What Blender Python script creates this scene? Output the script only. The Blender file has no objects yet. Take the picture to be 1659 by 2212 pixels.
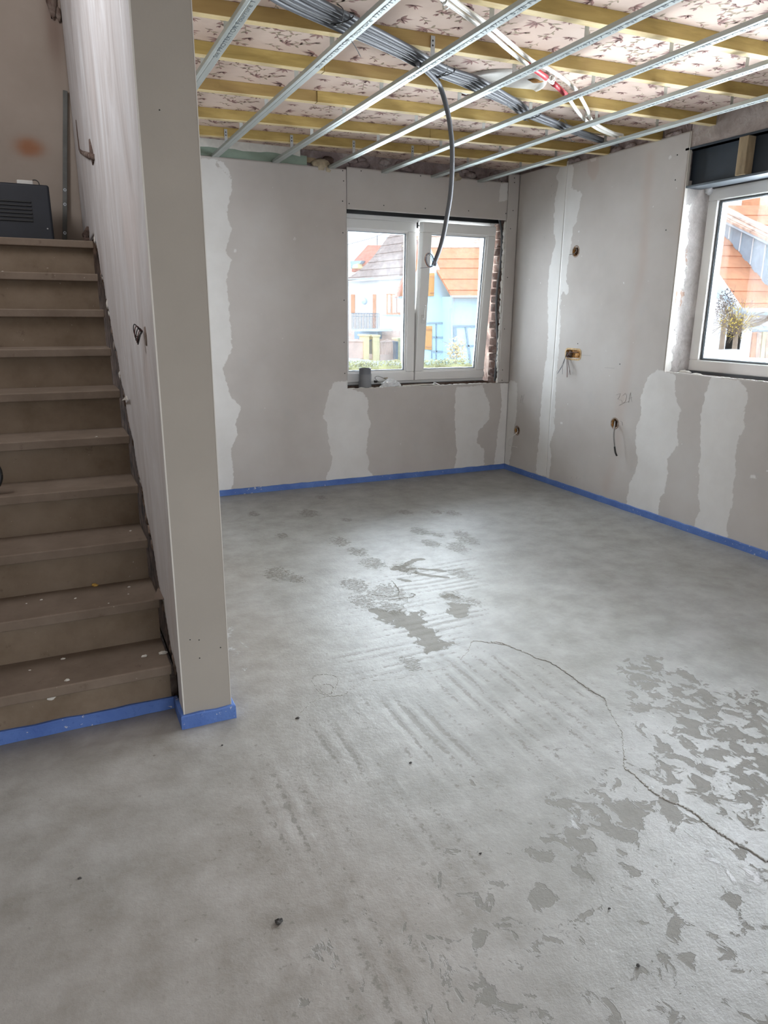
import bpy, bmesh, math, random
import numpy as np
from mathutils import Vector, Matrix, Euler
R = math.radians
SC = bpy.context.scene
COL = SC.collection
random.seed(7)

# ------------------------------------------------------------------ camera
CAMLOC = Vector((-3.741, -5.3974, 1.3882))
CAMROT = Euler((R(74.303), R(-0.46), R(-24.832)), 'XYZ')
FPX = 1534.2                      # focal length in pixels of the 1659 x 2212 frame
cam = bpy.data.cameras.new('camera')
cam.sensor_fit = 'VERTICAL'
cam.sensor_height = 24.0
cam.lens = FPX / 2212 * 24.0
cam.clip_start = 0.02
cam.clip_end = 500
camo = bpy.data.objects.new('camera', cam)
camo.location = CAMLOC
camo.rotation_euler = CAMROT
COL.objects.link(camo)
SC.camera = camo

# ------------------------------------------------------------------ world, lights, exposure
W = bpy.data.worlds.new('sky'); SC.world = W; W.use_nodes = True
wn = W.node_tree.nodes; wl = W.node_tree.links
bg = wn['Background']
tc = wn.new('ShaderNodeTexCoord'); sx = wn.new('ShaderNodeSeparateXYZ'); rp = wn.new('ShaderNodeValToRGB')
wl.new(tc.outputs['Generated'], sx.inputs[0]); wl.new(sx.outputs['Z'], rp.inputs[0]); wl.new(rp.outputs[0], bg.inputs['Color'])
rp.color_ramp.elements[0].position = 0.0; rp.color_ramp.elements[0].color = (0.93, 0.96, 1, 1)
rp.color_ramp.elements[1].position = 0.6; rp.color_ramp.elements[1].color = (0.66, 0.80, 1, 1)
bg.inputs['Strength'].default_value = 2.5

def area(name, loc, rot, sx_, sy_, power, col):
    l = bpy.data.lights.new(name, 'AREA'); l.shape = 'RECTANGLE'; l.size = sx_; l.size_y = sy_
    l.energy = power; l.color = col
    o = bpy.data.objects.new(name, l); o.location = loc; o.rotation_euler = rot; COL.objects.link(o)
    return o
# daylight that enters through the glazed openings behind the viewpoint
area('daylight_rear_opening', (-2.6, -8.28, 1.25), (R(90), 0, 0), 3.0, 2.1, 7, (1.0, 0.98, 0.95))
area('daylight_side_opening', (0.24, -6.0, 1.45), (R(90), 0, R(90)), 2.2, 1.6, 27, (0.94, 0.97, 1.0))
area('daylight_window_back', (-0.82, 0.42, 1.55), (R(-90), 0, 0), 1.35, 1.2, 58, (0.88, 0.95, 1.0))
area('daylight_window_right', (0.55, -2.75, 1.66), (R(90), 0, R(90)), 1.7, 1.15, 205, (0.90, 0.95, 1.0))
area('daylight_upper_landing', (-4.9, -2.5, 3.3), (R(90), 0, R(-90)), 1.0, 1.2, 34, (0.92, 0.95, 1.0))

SC.view_settings.view_transform = 'Standard'
SC.view_settings.look = 'None'
SC.view_settings.gamma = 1.0
SC.view_settings.use_curve_mapping = False
SC.view_settings.exposure = 0.64

# ------------------------------------------------------------------ helpers
_CM = CAMROT.to_matrix()
def ray(px):
    return _CM @ Vector(((px[0] - 829.5) / FPX, -(px[1] - 1106) / FPX, -1.0))
def at(px, ax, val):
    """survey: where the sight line through a pixel of the photograph meets the plane axis = val"""
    d = ray(px); t = (val - CAMLOC[ax]) / d[ax]
    return CAMLOC + d * t
def atp(px, p0, n):
    d = ray(px); t = (Vector(p0) - CAMLOC).dot(n) / d.dot(n)
    return CAMLOC + d * t

def link(o, parent=None):
    COL.objects.link(o)
    if parent is not None:
        o.parent = parent
        if parent.location.length > 0 or parent.rotation_euler.x or parent.rotation_euler.z:
            o.matrix_parent_inverse = Matrix.Identity(4)
    return o
def tag(o, label=None, cat=None, group=None, kind=None):
    if label: o['label'] = label
    if cat: o['category'] = cat
    if group: o['group'] = group
    if kind: o['kind'] = kind
    return o
def empty(name, loc=(0, 0, 0), rz=0.0):
    o = bpy.data.objects.new(name, None); o.location = loc; o.rotation_euler = (0, 0, rz)
    o.empty_display_size = 0.05
    COL.objects.link(o); return o

class MB:
    def __init__(s): s.v = []; s.f = []
    def add(s, vs, fs):
        b = len(s.v); s.v += [tuple(v) for v in vs]; s.f += [tuple(b + i for i in f) for f in fs]; return s
    def box(s, lo, hi, M=None):
        x0, y0, z0 = lo; x1, y1, z1 = hi
        vs = [(x0,y0,z0),(x1,y0,z0),(x1,y1,z0),(x0,y1,z0),(x0,y0,z1),(x1,y0,z1),(x1,y1,z1),(x0,y1,z1)]
        if M is not None: vs = [M @ Vector(v) for v in vs]
        return s.add(vs, [(0,3,2,1),(4,5,6,7),(0,1,5,4),(1,2,6,5),(2,3,7,6),(3,0,4,7)])
    def prism(s, poly, d):
        """poly: planar outline (3-D points), extruded by vector d"""
        n = len(poly); d = Vector(d)
        vs = [Vector(p) for p in poly] + [Vector(p) + d for p in poly]
        fs = [tuple(range(n)), tuple(range(2*n - 1, n - 1, -1))] + [(i, i + n, (i+1) % n + n, (i+1) % n) for i in range(n)]
        return s.add(vs, fs)
    def bar(s, a, b, w, h, up=(0, 0, 1)):
        a = Vector(a); b = Vector(b); t = (b - a).normalized(); up = Vector(up)
        sd = t.cross(up)
        if sd.length < 1e-5: sd = t.cross(Vector((1, 0, 0)))
        sd.normalize(); u = sd.cross(t)
        q = [sd*(-w/2) + u*(-h/2), sd*(w/2) + u*(-h/2), sd*(w/2) + u*(h/2), sd*(-w/2) + u*(h/2)]
        return s.prism([a + k for k in q], b - a)
    def tube(s, pts, r, n=8, cap=True):
        pts = [Vector(p) for p in pts]; m = len(pts); prev = None; rings = []
        rr = r if isinstance(r, (list, tuple)) else [r] * m
        for i, p in enumerate(pts):
            t = (pts[min(i+1, m-1)] - pts[max(i-1, 0)])
            t = t.normalized() if t.length > 1e-9 else Vector((0, 0, 1))
            if prev is None:
                a = Vector((0, 0, 1)) if abs(t.z) < .9 else Vector((1, 0, 0)); u = t.cross(a).normalized()
            else:
                u = prev - t * prev.dot(t); u = u.normalized() if u.length > 1e-6 else t.orthogonal().normalized()
            prev = u; w = t.cross(u)
            rings.append([p + (u*math.cos(2*math.pi*k/n) + w*math.sin(2*math.pi*k/n)) * rr[i] for k in range(n)])
        vs = [v for r_ in rings for v in r_]; fs = []
        for i in range(m - 1):
            for k in range(n):
                fs.append((i*n + k, i*n + (k+1) % n, (i+1)*n + (k+1) % n, (i+1)*n + k))
        if cap: fs.append(tuple(range(n - 1, -1, -1))); fs.append(tuple(range((m-1)*n, m*n)))
        return s.add(vs, fs)
    def lathe(s, prof, n=24, M=None):
        vs = []; fs = []; m = len(prof)
        for r_, z in prof:
            for k in range(n):
                a = 2*math.pi*k/n; v = Vector((r_*math.cos(a), r_*math.sin(a), z)); vs.append(M @ v if M else v)
        for i in range(m - 1):
            for k in range(n): fs.append((i*n + k, i*n + (k+1) % n, (i+1)*n + (k+1) % n, (i+1)*n + k))
        return s.add(vs, fs)
    def blob(s, c, r, seed=0, sq=(1, 1, 1), n=7, m=5):
        rnd = random.Random(seed); vs = []; fs = []; c = Vector(c)
        for i in range(m + 1):
            th = math.pi * i / m
            for k in range(n):
                a = 2*math.pi*k/n; q = r * (0.75 + 0.5*rnd.random())
                vs.append(c + Vector((math.sin(th)*math.cos(a)*q*sq[0], math.sin(th)*math.sin(a)*q*sq[1], math.cos(th)*q*sq[2])))
        for i in range(m):
            for k in range(n): fs.append((i*n + k, (i+1)*n + k, (i+1)*n + (k+1) % n, i*n + (k+1) % n))
        return s.add(vs, fs)
    def build(s, name, mat, parent=None, smooth=False, bevel=0.0, seg=2):
        me = bpy.data.meshes.new(name); me.from_pydata([tuple(v) for v in s.v], [], s.f)
        bm = bmesh.new(); bm.from_mesh(me); bmesh.ops.recalc_face_normals(bm, faces=bm.faces); bm.to_mesh(me); bm.free()
        if smooth: me.polygons.foreach_set('use_smooth', [True] * len(me.polygons))
        me.materials.append(mat); me.update()
        o = bpy.data.objects.new(name, me)
        if bevel:
            b = o.modifiers.new('bevel', 'BEVEL'); b.width = bevel; b.segments = seg; b.limit_method = 'ANGLE'
        return link(o, parent)

def arc_pts(pts, n=8):
    """smooth curve through the points (Catmull-Rom)"""
    P = [Vector(p) for p in pts]; P = [P[0]*2 - P[1]] + P + [P[-1]*2 - P[-2]]; out = []
    for i in range(1, len(P) - 2):
        for k in range(n):
            t = k / n
            out.append(0.5*((2*P[i]) + (P[i+1]-P[i-1])*t + (2*P[i-1]-5*P[i]+4*P[i+1]-P[i+2])*t*t + (3*P[i]-P[i-1]-3*P[i+1]+P[i+2])*t**3))
    out.append(P[-2]); return out

def text_mesh(name, body, size, mat, M, parent=None, length=None, depth=0.0004, thin=0.0):
    cu = bpy.data.curves.new(name, 'FONT'); cu.body = body; cu.size = size; cu.extrude = depth; cu.offset = thin
    tmp = bpy.data.objects.new(name, cu); COL.objects.link(tmp)
    dg = bpy.context.evaluated_depsgraph_get(); dg.update()
    me = bpy.data.meshes.new_from_object(tmp.evaluated_get(dg))
    bpy.data.objects.remove(tmp)
    me.materials.clear(); me.materials.append(mat)
    xs = [v.co.x for v in me.vertices]
    if length and xs:
        k = length / (max(xs) - min(xs)); me.transform(Matrix.Diagonal((k, 1, 1, 1)))
    me.transform(M)
    return link(bpy.data.objects.new(name, me), parent)

# ---- numpy noise and distance fields
_rs = np.random.RandomState(3)
_T = _rs.rand(256, 256)
def vnoise(x, y):
    xi = np.floor(x).astype(int); yi = np.floor(y).astype(int); fx = x - xi; fy = y - yi
    fx = fx*fx*(3 - 2*fx); fy = fy*fy*(3 - 2*fy)
    a = _T[xi % 256, yi % 256]; b = _T[(xi+1) % 256, yi % 256]; c = _T[xi % 256, (yi+1) % 256]; d = _T[(xi+1) % 256, (yi+1) % 256]
    return (a*(1-fx) + b*fx)*(1-fy) + (c*(1-fx) + d*fx)*fy
def fbm(x, y, o=4):
    s = 0; a = .5
    for i in range(o): s = s + a*vnoise(x*2**i + 17*i, y*2**i + 31*i); a *= .5
    return s / (1 - .5**o)
def seg_dist(px, py, pts, closed):
    d = np.full(px.shape, 1e9); n = len(pts)
    for i in range(n if closed else n - 1):
        ax, ay = pts[i]; bx, by = pts[(i+1) % n]; ex, ey = bx-ax, by-ay
        t = np.clip(((px-ax)*ex + (py-ay)*ey) / (ex*ex + ey*ey + 1e-12), 0, 1)
        d = np.minimum(d, (px-ax-t*ex)**2 + (py-ay-t*ey)**2)
    return np.sqrt(d)
def sdf(px, py, pts):
    """positive inside"""
    d = seg_dist(px, py, pts, True); ins = np.zeros(px.shape, bool); n = len(pts)
    for i in range(n):
        ax, ay = pts[i]; bx, by = pts[(i+1) % n]
        c = ((ay > py) != (by > py)) & (px < (bx-ax)*(py-ay)/((by-ay) + 1e-12) + ax)
        ins ^= c
    return np.where(ins, d, -d)
def sstep(a, b, x):
    t = np.clip((x-a)/(b-a), 0, 1); return t*t*(3-2*t)

def grid_mesh(name, mat, ax, val, u0, u1, v0, v1, res, thick, attrs=None, parent=None, height=None, holes=(), keep=None, bu=(), bv=()):
    """board or slab whose visible face is a fine grid in the plane axis = val; thick (signed) is the depth behind it"""
    def lines(a, b, br):
        k = sorted([min(a, b), max(a, b)] + list(br)); out = [k[0]]
        for p, q in zip(k[:-1], k[1:]): out += list(np.linspace(p, q, max(2, int((q - p)/res) + 1))[1:])
        return np.array(out)
    us = lines(u0, u1, bu); vs = lines(v0, v1, bv); nu = len(us); nv = len(vs)
    U, V = np.meshgrid(us, vs); U = U.ravel(); V = V.ravel()
    H = height(U, V) if height else np.zeros(U.shape)
    idx = np.arange(nu*nv).reshape(nv, nu)
    F = np.stack([idx[:-1, :-1], idx[:-1, 1:], idx[1:, 1:], idx[1:, :-1]], -1).reshape(-1, 4)
    cu = U[F].mean(1); cv = V[F].mean(1); ok = np.ones(len(F), bool)
    for h in holes: ok &= ~((np.abs(cu-h[0]) < h[2]) & (np.abs(cv-h[1]) < h[3]) & (((cu-h[0])/h[2])**2 + ((cv-h[1])/h[3])**2 < (1 if h[2] == h[3] else 9)))
    if keep is not None: ok &= keep(cu, cv)
    F = F[ok]
    co = np.zeros((len(U), 3)); a, b = [(1, 2), (0, 2), (0, 1)][ax]
    co[:, ax] = val + H; co[:, a] = U; co[:, b] = V
    # sides: every open edge of the face is carried back by the thickness
    E = np.concatenate([F[:, [0, 1]], F[:, [1, 2]], F[:, [2, 3]], F[:, [3, 0]]]); N_ = len(U)
    kf = E[:, 0]*N_ + E[:, 1]; kr = E[:, 1]*N_ + E[:, 0]; op = E[~np.isin(kf, kr)]
    rim = np.unique(op); m = len(rim); loc_ = np.full(N_, -1); loc_[rim] = np.arange(m) + N_
    back = co[rim].copy(); back[:, ax] = val + thick
    co = np.vstack([co, back])
    S_ = np.stack([op[:, 0], loc_[op[:, 0]], loc_[op[:, 1]], op[:, 1]], -1)
    faces = F.tolist() + S_.tolist()
    me = bpy.data.meshes.new(name); me.from_pydata(co.tolist(), [], faces)
    if ax == 1 or True:
        bm = bmesh.new(); bm.from_mesh(me)
        bm.normal_update()
        want = -1 if thick > 0 else 1
        s = sum(f.normal[ax] for f in list(bm.faces)[:200])
        if s * want < 0: bmesh.ops.reverse_faces(bm, faces=bm.faces)
        bm.to_mesh(me); bm.free()
    for k, fn in (attrs or {}).items():
        at_ = me.attributes.new(k, 'FLOAT', 'POINT'); val_ = np.concatenate([fn(U, V), np.full(m, -1.0)])
        at_.data.foreach_set('value', val_.astype(np.float32))
    me.polygons.foreach_set('use_smooth', [True]*len(F) + [False]*(len(me.polygons)-len(F)))
    me.materials.append(mat); me.update()
    return link(bpy.data.objects.new(name, me), parent)

# ------------------------------------------------------------------ materials
class NT:
    def __init__(s, name):
        s.m = bpy.data.materials.new(name); s.m.use_nodes = True; s.t = s.m.node_tree
        s.b = s.t.nodes['Principled BSDF']; s.out = s.t.nodes['Material Output']
    def n(s, typ, **kw):
        o = s.t.nodes.new('ShaderNode' + typ)
        for k, v in kw.items(): setattr(o, k, v)
        return o
    def l(s, a, b): s.t.links.new(a, b)
    def inp(s, sock, v):
        if hasattr(v, 'is_linked') or hasattr(v, 'links'): s.l(v, sock)
        else: sock.default_value = v
    def math(s, op, a, b=None, clamp=False):
        o = s.n('Math', operation=op, use_clamp=clamp); s.inp(o.inputs[0], a)
        if b is not None: s.inp(o.inputs[1], b)
        return o.outputs[0]
    def coord(s, scale=(1, 1, 1), kind='Object'):
        if not hasattr(s, '_tc'): s._tc = s.n('TexCoord')
        mp = s.n('Mapping'); mp.inputs['Scale'].default_value = scale; s.l(s._tc.outputs[kind], mp.inputs[0]); return mp.outputs[0]
    def noise(s, scale, detail=4, rough=.55, vec=None, dist=0.0):
        o = s.n('TexNoise'); o.inputs['Scale'].default_value = scale; o.inputs['Detail'].default_value = detail
        o.inputs['Roughness'].default_value = rough; o.inputs['Distortion'].default_value = dist
        s.l(vec if vec is not None else s.coord(), o.inputs['Vector']); return o.outputs[0]
    def ramp(s, fac, stops, mode='LINEAR'):
        o = s.n('ValToRGB'); o.color_ramp.interpolation = mode; e = o.color_ramp.elements
        while len(e) < len(stops): e.new(.5)
        for i, (p, c) in enumerate(stops):
            e[i].position = p; e[i].color = (*c, 1) if not isinstance(c, (int, float)) else (c, c, c, 1)
        s.l(fac, o.inputs[0]); return o.outputs[0]
    def mix(s, fac, a, b, mode='MIX'):
        o = s.n('Mix', data_type='RGBA', blend_type=mode); s.inp(o.inputs[0], fac)
        s.inp(o.inputs[6], (*a, 1) if isinstance(a, tuple) else a); s.inp(o.inputs[7], (*b, 1) if isinstance(b, tuple) else b)
        return o.outputs[2]
    def attr(s, name):
        o = s.n('Attribute', attribute_name=name); return o.outputs['Fac']
    def step(s, v, lo, hi):
        o = s.n('MapRange', clamp=True); o.interpolation_type = 'SMOOTHSTEP'
        s.inp(o.inputs[0], v); o.inputs[1].default_value = lo; o.inputs[2].default_value = hi; return o.outputs[0]
    def bump(s, h, strength, dist=.01):
        o = s.n('Bump'); o.inputs['Strength'].default_value = strength; o.inputs['Distance'].default_value = dist
        s.l(h, o.inputs['Height']); s.l(o.outputs[0], s.b.inputs['Normal']); return o
    def set(s, color=None, rough=None, metal=None, spec=None):
        if color is not None: s.inp(s.b.inputs['Base Color'], (*color, 1) if isinstance(color, tuple) else color)
        if rough is not None: s.inp(s.b.inputs['Roughness'], rough)
        if metal is not None: s.inp(s.b.inputs['Metallic'], metal)
        if spec is not None: s.inp(s.b.inputs['Specular IOR Level'], spec)
        return s.m

def pm(name, col, rough=.7, metal=0., var=.12, scale=6., bump=0., bscale=40., stretch=(1, 1, 1), spec=None, col2=None):
    t = NT(name); v = t.coord(stretch); f = t.noise(scale, 5, .6, v)
    c2 = col2 or tuple(max(0, c*(1 - 2.2*var)) for c in col); c1 = tuple(min(1, c*(1 + var*.6)) for c in col)
    c = t.ramp(f, [(.32, c2), (.68, c1)])
    if bump: t.bump(t.noise(bscale, 4, .6, v), bump, .004)
    return t.set(c, rough, metal, spec)

M = {}
# screed floor
def screed():
    t = NT('cement_screed'); big = t.noise(1.1, 4, .6); mid = t.noise(7, 6, .65); fine = t.noise(55, 5, .7); grit = t.noise(230, 3, .7)
    base = t.ramp(big, [(.3, (.215, .207, .18)), (.5, (.265, .26, .237)), (.72, (.315, .313, .298))])
    base = t.mix(t.step(t.attr('warm'), 0, 1), base, (.275, .24, .205))
    base = t.mix(.36, base, t.ramp(mid, [(.35, (.17, .165, .148)), (.65, (.43, .425, .41))]))
    # trowel ridges along the room and across it: broken waves
    sp = t.n('SeparateXYZ'); t.l(t.coord(), sp.inputs[0])
    def waves(axis, per, stretch):
        ph = t.math('ADD', t.math('MULTIPLY', sp.outputs[axis], 2*math.pi/per), t.math('MULTIPLY', t.noise(2.3, 4, .6, t.coord(stretch)), 13))
        brk = t.math('MULTIPLY', t.step(t.noise(6, 6, .7, t.coord(stretch)), .33, .64), 1.4)
        return t.math('MULTIPLY', t.math('SINE', ph), brk)
    fy = t.math('MULTIPLY', waves('X', .062, (1, .30, 1)), t.attr('ridge_y')); fx = t.math('MULTIPLY', waves('Y', .055, (.30, 1, 1)), t.attr('ridge_x'))
    rid = t.math('ADD', fx, fy)
    base = t.mix(t.math('MULTIPLY', t.step(rid, .2, 1.0), .22), base, (.50, .495, .48))
    edge = t.math('ADD', t.math('MULTIPLY', rid, -1), t.math('MULTIPLY', t.math('SUBTRACT', fine, .5), 2.6))
    base = t.mix(t.math('MULTIPLY', t.step(edge, .42, .75), .80), base, (.17, .158, .135))
    # smooth dark patches where the skin of the screed is bare, pale laitance elsewhere
    wn_ = t.noise(15, 8, .64, t.coord((1, .8, 1)), .5)
    wet = t.step(t.math('ADD', t.math('MULTIPLY', t.math('SUBTRACT', wn_, .5), 1.9), t.attr('bare')), -.03, .03)
    base = t.mix(t.math('MULTIPLY', wet, .8), base, t.mix(mid, (.165, .155, .13), (.21, .20, .176)))
    lai = t.step(t.math('ADD', t.math('MULTIPLY', t.math('SUBTRACT', t.noise(16, 8, .66, t.coord((1, .7, 1)), .4), .5), 1.6), t.attr('pale')), -.02, .12)
    base = t.mix(t.math('MULTIPLY', lai, .62), base, (.52, .52, .525))
    # scuffed boot prints
    sc = t.math('MULTIPLY', t.step(t.math('ADD', t.attr('scuff'), t.math('MULTIPLY', t.math('SUBTRACT', t.noise(30, 4, .7), .5), 1.6)), .42, .62), t.step(t.noise(95, 3, .6, t.coord((.55, 1.5, 1)), .8), .44, .54))
    base = t.mix(t.math('MULTIPLY', sc, .9), base, (.135, .122, .095))
    base = t.mix(t.math('MULTIPLY', t.step(grit, .68, .76), .6), base, (.52, .515, .50))
    base = t.mix(t.step(t.noise(38, 2, .5), .755, .775), base, (.17, .155, .135))
    rough = t.math('ADD', t.math('MULTIPLY', fine, .26), .30)
    rough = t.math('ADD', rough, t.math('MULTIPLY', wet, .28))
    h = t.math('ADD', t.math('MULTIPLY', fine, .42), t.math('MULTIPLY', rid, .14))
    h = t.math('ADD', h, t.math('MULTIPLY', mid, .5)); h = t.math('SUBTRACT', h, t.math('MULTIPLY', wet, .40)); h = t.math('ADD', h, t.math('MULTIPLY', lai, .3)); h = t.math('SUBTRACT', h, t.math('MULTIPLY', sc, .5))
    h = t.math('ADD', h, t.math('MULTIPLY', grit, .08))
    t.bump(h, .55, .006)
    return t.set(base, rough, 0, .6)
M['screed'] = screed()
def board(name='plasterboard'):
    t = NT(name); ragged = t.math('MULTIPLY', t.math('SUBTRACT', t.noise(26, 5, .6), .5), .05)
    lo = t.noise(1.6, 4, .6); g = t.ramp(lo, [(.3, (.44, .405, .38)), (.55, (.495, .462, .438)), (.75, (.53, .505, .485))])
    g = t.mix(t.math('MULTIPLY', t.step(t.noise(6, 5, .7), .55, .72), .35), g, (.44, .43, .42))
    fil = t.step(t.math('ADD', t.attr('filler'), ragged), -.004, .004)
    g = t.mix(fil, g, t.ramp(t.noise(3.5, 4, .6), [(.3, (.615, .595, .575)), (.7, (.69, .675, .66))]))
    g = t.mix(t.math('MULTIPLY', t.step(t.attr('stain'), 0, 1), .45), g, (.44, .335, .285))
    g = t.mix(t.step(t.noise(34, 2, .4), .76, .79), g, (.66, .655, .645))
    t.bump(t.math('ADD', t.math('MULTIPLY', fil, .6), t.math('MULTIPLY', t.noise(60, 4, .6), .25)), .25, .003)
    return t.set(g, .85, 0, .25)
M['board'] = board()
def stair_wall_mat():
    t = NT('streaky_skim_plaster'); s1 = t.noise(3.4, 6, .66, t.coord((1, 1.15, .36)), 1.2); s2 = t.noise(8, 6, .72, t.coord((1, 1.2, .2)), 1.4)
    c = t.ramp(s1, [(.28, (.38, .34, .325)), (.45, (.50, .465, .45)), (.6, (.56, .535, .53)), (.75, (.66, .655, .65))])
    c = t.mix(t.math('MULTIPLY', t.step(t.noise(1.7, 4, .6), .5, .7), .30), c, (.60, .48, .43))
    c = t.mix(t.math('MULTIPLY', t.step(s2, .56, .64), .45), c, (.74, .735, .73))
    c = t.mix(t.step(s2, .735, .76), c, (.20, .15, .13))
    t.bump(s2, .45, .006); return t.set(c, .75, 0, .35)
M['skim'] = stair_wall_mat()
M['pier_board'] = pm('fresh_plasterboard', (.35, .318, .275), .88, var=.03, scale=3, bump=.06, bscale=70)
M['bead'] = pm('paper_edge', (.60, .57, .52), .8, var=.05)
M['screw'] = pm('phosphated_screw', (.03, .03, .03), .5, .5)
M['foam'] = None
def foam():
    t = NT('blue_foam_strip'); c = t.ramp(t.noise(5, 4, .6), [(.3, (.062, .125, .36)), (.7, (.105, .195, .47))])
    c = t.mix(t.math('MULTIPLY', t.step(t.noise(70, 3, .6), .58, .66), .35), c, (.04, .09, .28))
    c = t.mix(t.step(t.math('ADD', t.noise(48, 4, .65), t.math('MULTIPLY', t.noise(4, 2), .35)), .845, .875), c, (.50, .50, .52))
    t.bump(t.noise(90, 3, .6), .4, .003); return t.set(c, .75)
M['foam'] = foam()
def oldplaster(name, a, b, c_, red=(.20, .09, .055)):
    t = NT(name); n1 = t.noise(5.5, 6, .68, None, .6); n2 = t.noise(21, 5, .7)
    c = t.ramp(n1, [(.3, a), (.48, b), (.62, c_)])
    c = t.mix(t.step(n2, .66, .72), c, red); t.bump(t.math('ADD', n1, t.math('MULTIPLY', n2, .5)), .9, .02); return t.set(c, .95, 0, .2)
M['masonry'] = oldplaster('old_render', (.17, .125, .125), (.26, .205, .20), (.40, .35, .335))
M['masonry_dark'] = oldplaster('bare_masonry', (.055, .04, .035), (.12, .08, .065), (.24, .19, .16))
M['header_plaster'] = oldplaster('grey_brown_render', (.27, .225, .21), (.335, .285, .265), (.40, .35, .33), (.29, .23, .21))
def reveal_mat():
    t = NT('reveal_plaster'); rag = t.math('MULTIPLY', t.math('SUBTRACT', t.noise(17, 6, .68), .5), .10)
    c = t.ramp(t.noise(9, 6, .7, None, .5), [(.3, (.36, .325, .305)), (.5, (.455, .425, .405)), (.7, (.54, .51, .495))])
    c = t.mix(t.step(t.math('ADD', t.attr('raw'), rag), -.004, .006), c, (.37, .255, .20))
    c = t.mix(t.step(t.math('ADD', t.attr('white'), rag), -.004, .004), c, (.68, .66, .62))
    t.bump(t.math('ADD', t.noise(14, 6, .7, None, .8), t.math('MULTIPLY', t.step(t.math('ADD', t.attr('white'), rag), -.004, .004), .5)), .9, .012); return t.set(c, .85)
M['reveal'] = reveal_mat()
def brick_mat():
    t = NT('old_brick'); oi = t.n('ObjectInfo')
    c = t.ramp(oi.outputs['Random'], [(0, (.12, .07, .055)), (.5, (.17, .095, .07)), (1, (.22, .145, .115))])
    c = t.mix(t.step(t.noise(16, 5, .7), .48, .62), c, (.27, .22, .195)); t.bump(t.noise(28, 5, .7), .9, .012); return t.set(c, .95)
M['brick'] = brick_mat()
M['green_board'] = pm('moisture_board', (.26, .33, .27), .85, var=.08, scale=5)
M['white_filler'] = pm('white_filler', (.66, .64, .60), .85, var=.06, scale=20, bump=.4)
M['cream_filler'] = pm('cream_foam', (.50, .42, .30), .85, var=.2, scale=25, bump=.7)
def timber():
    t = NT('treated_timber'); oi = t.n('ObjectInfo'); v = t.coord((.12, 1, 1))
    g = t.noise(26, 5, .62, v, .5); k = t.noise(2.1, 3, .6)
    c = t.ramp(g, [(.3, (.28, .19, .05)), (.55, (.40, .28, .082)), (.75, (.47, .345, .12))])
    c = t.mix(t.math('MULTIPLY', t.step(oi.outputs['Random'], .45, 1.0), .55), c, (.27, .155, .06))
    c = t.mix(t.math('MULTIPLY', t.step(k, .52, .68), .45), c, (.30, .185, .07))
    vor = t.n('TexVoronoi'); vor.inputs['Scale'].default_value = 2.5; t.l(t.coord((.75, 2, 2)), vor.inputs['Vector'])
    c = t.mix(t.step(vor.outputs['Distance'], .085, .05), c, (.16, .075, .03)); t.bump(g, .15, .003); return t.set(c, .7)
M['timber'] = timber()
def timber_pale():
    t = NT('pale_timber_underside'); g = t.noise(22, 5, .6, t.coord((.12, 1, 1)), .4)
    c = t.ramp(g, [(.3, (.62, .47, .235)), (.7, (.74, .61, .36))]); return t.set(c, .7)
M['timber_pale'] = timber_pale()
M['post_wood'] = pm('rough_sawn_wood', (.36, .27, .165), .85, var=.22, scale=20, bump=.4, stretch=(1, 1, .2))
def wallpaper():
    t = NT('old_ceiling_wallpaper'); c = t.ramp(t.noise(2.2, 5, .6), [(.3, (.55, .415, .345)), (.7, (.655, .525, .45))])
    c = t.mix(t.math('MULTIPLY', t.step(t.noise(9, 5, .7), .55, .75), .25), c, (.45, .34, .28)); return t.set(c, .85)
M['wallpaper'] = wallpaper()
M['print_plum'] = pm('plum_print', (.37, .215, .19), .9, var=.25, scale=30)
M['print_olive'] = pm('olive_print', (.40, .325, .225), .9, var=.25, scale=30)
M['steel'] = pm('galvanised_steel', (.50, .54, .53), .5, .6, var=.07, scale=9, stretch=(1, .3, 1), bump=.04)
M['steel_dull'] = pm('galvanised_strap', (.42, .43, .43), .5, .6, var=.1)
M['bar_grey'] = pm('weathered_bar', (.14, .14, .13), .6, .3, var=.15)
M['ink'] = pm('black_ink', (.055, .075, .095), .7, var=0)
M['conduit'] = pm('grey_conduit', (.085, .088, .098), .5, var=.05, scale=10)
M['conduit_light'] = pm('light_grey_conduit', (.14, .144, .152), .48, var=.05, scale=10)
M['black_plastic'] = pm('black_plastic', (.012, .012, .013), .45, var=.1)
M['white_pipe'] = pm('white_pipe', (.78, .765, .71), .4, var=.03)
M['red_sleeve'] = pm('red_sleeve', (.48, .035, .05), .45, var=.1)
M['pvc'] = pm('white_pvc', (.82, .81, .79), .32, var=.02, scale=3)
M['seal'] = pm('grey_gasket', (.09, .095, .105), .6)
M['alu_spacer'] = pm('bright_spacer', (.50, .53, .57), .35, .6, var=.03)
M['ibeam'] = pm('anthracite_steel', (.036, .048, .066), .5, .1, var=.12, scale=4)
M['flange'] = pm('blue_grey_steel', (.12, .14, .16), .45, .3, var=.1)
M['stone'] = None
def stair_mat(name, a, b, c_):
    t = NT(name); n1 = t.noise(4.5, 5, .65); n2 = t.noise(19, 5, .7)
    c = t.ramp(n1, [(.3, a), (.5, b), (.7, c_)]); c = t.mix(t.math('MULTIPLY', t.step(n2, .62, .72), .5), c, (.105, .072, .05))
    c = t.mix(t.step(t.noise(75, 3, .6), .73, .76), c, (.50, .45, .40)); t.bump(n2, .25, .004); return t.set(c, .8, 0, .3)
M['tread'] = stair_mat('worn_stone_tread', (.15, .112, .082), (.187, .142, .107), (.223, .174, .134))
M['riser'] = stair_mat('stained_riser', (.155, .112, .074), (.20, .15, .105), (.23, .178, .13))
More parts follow.
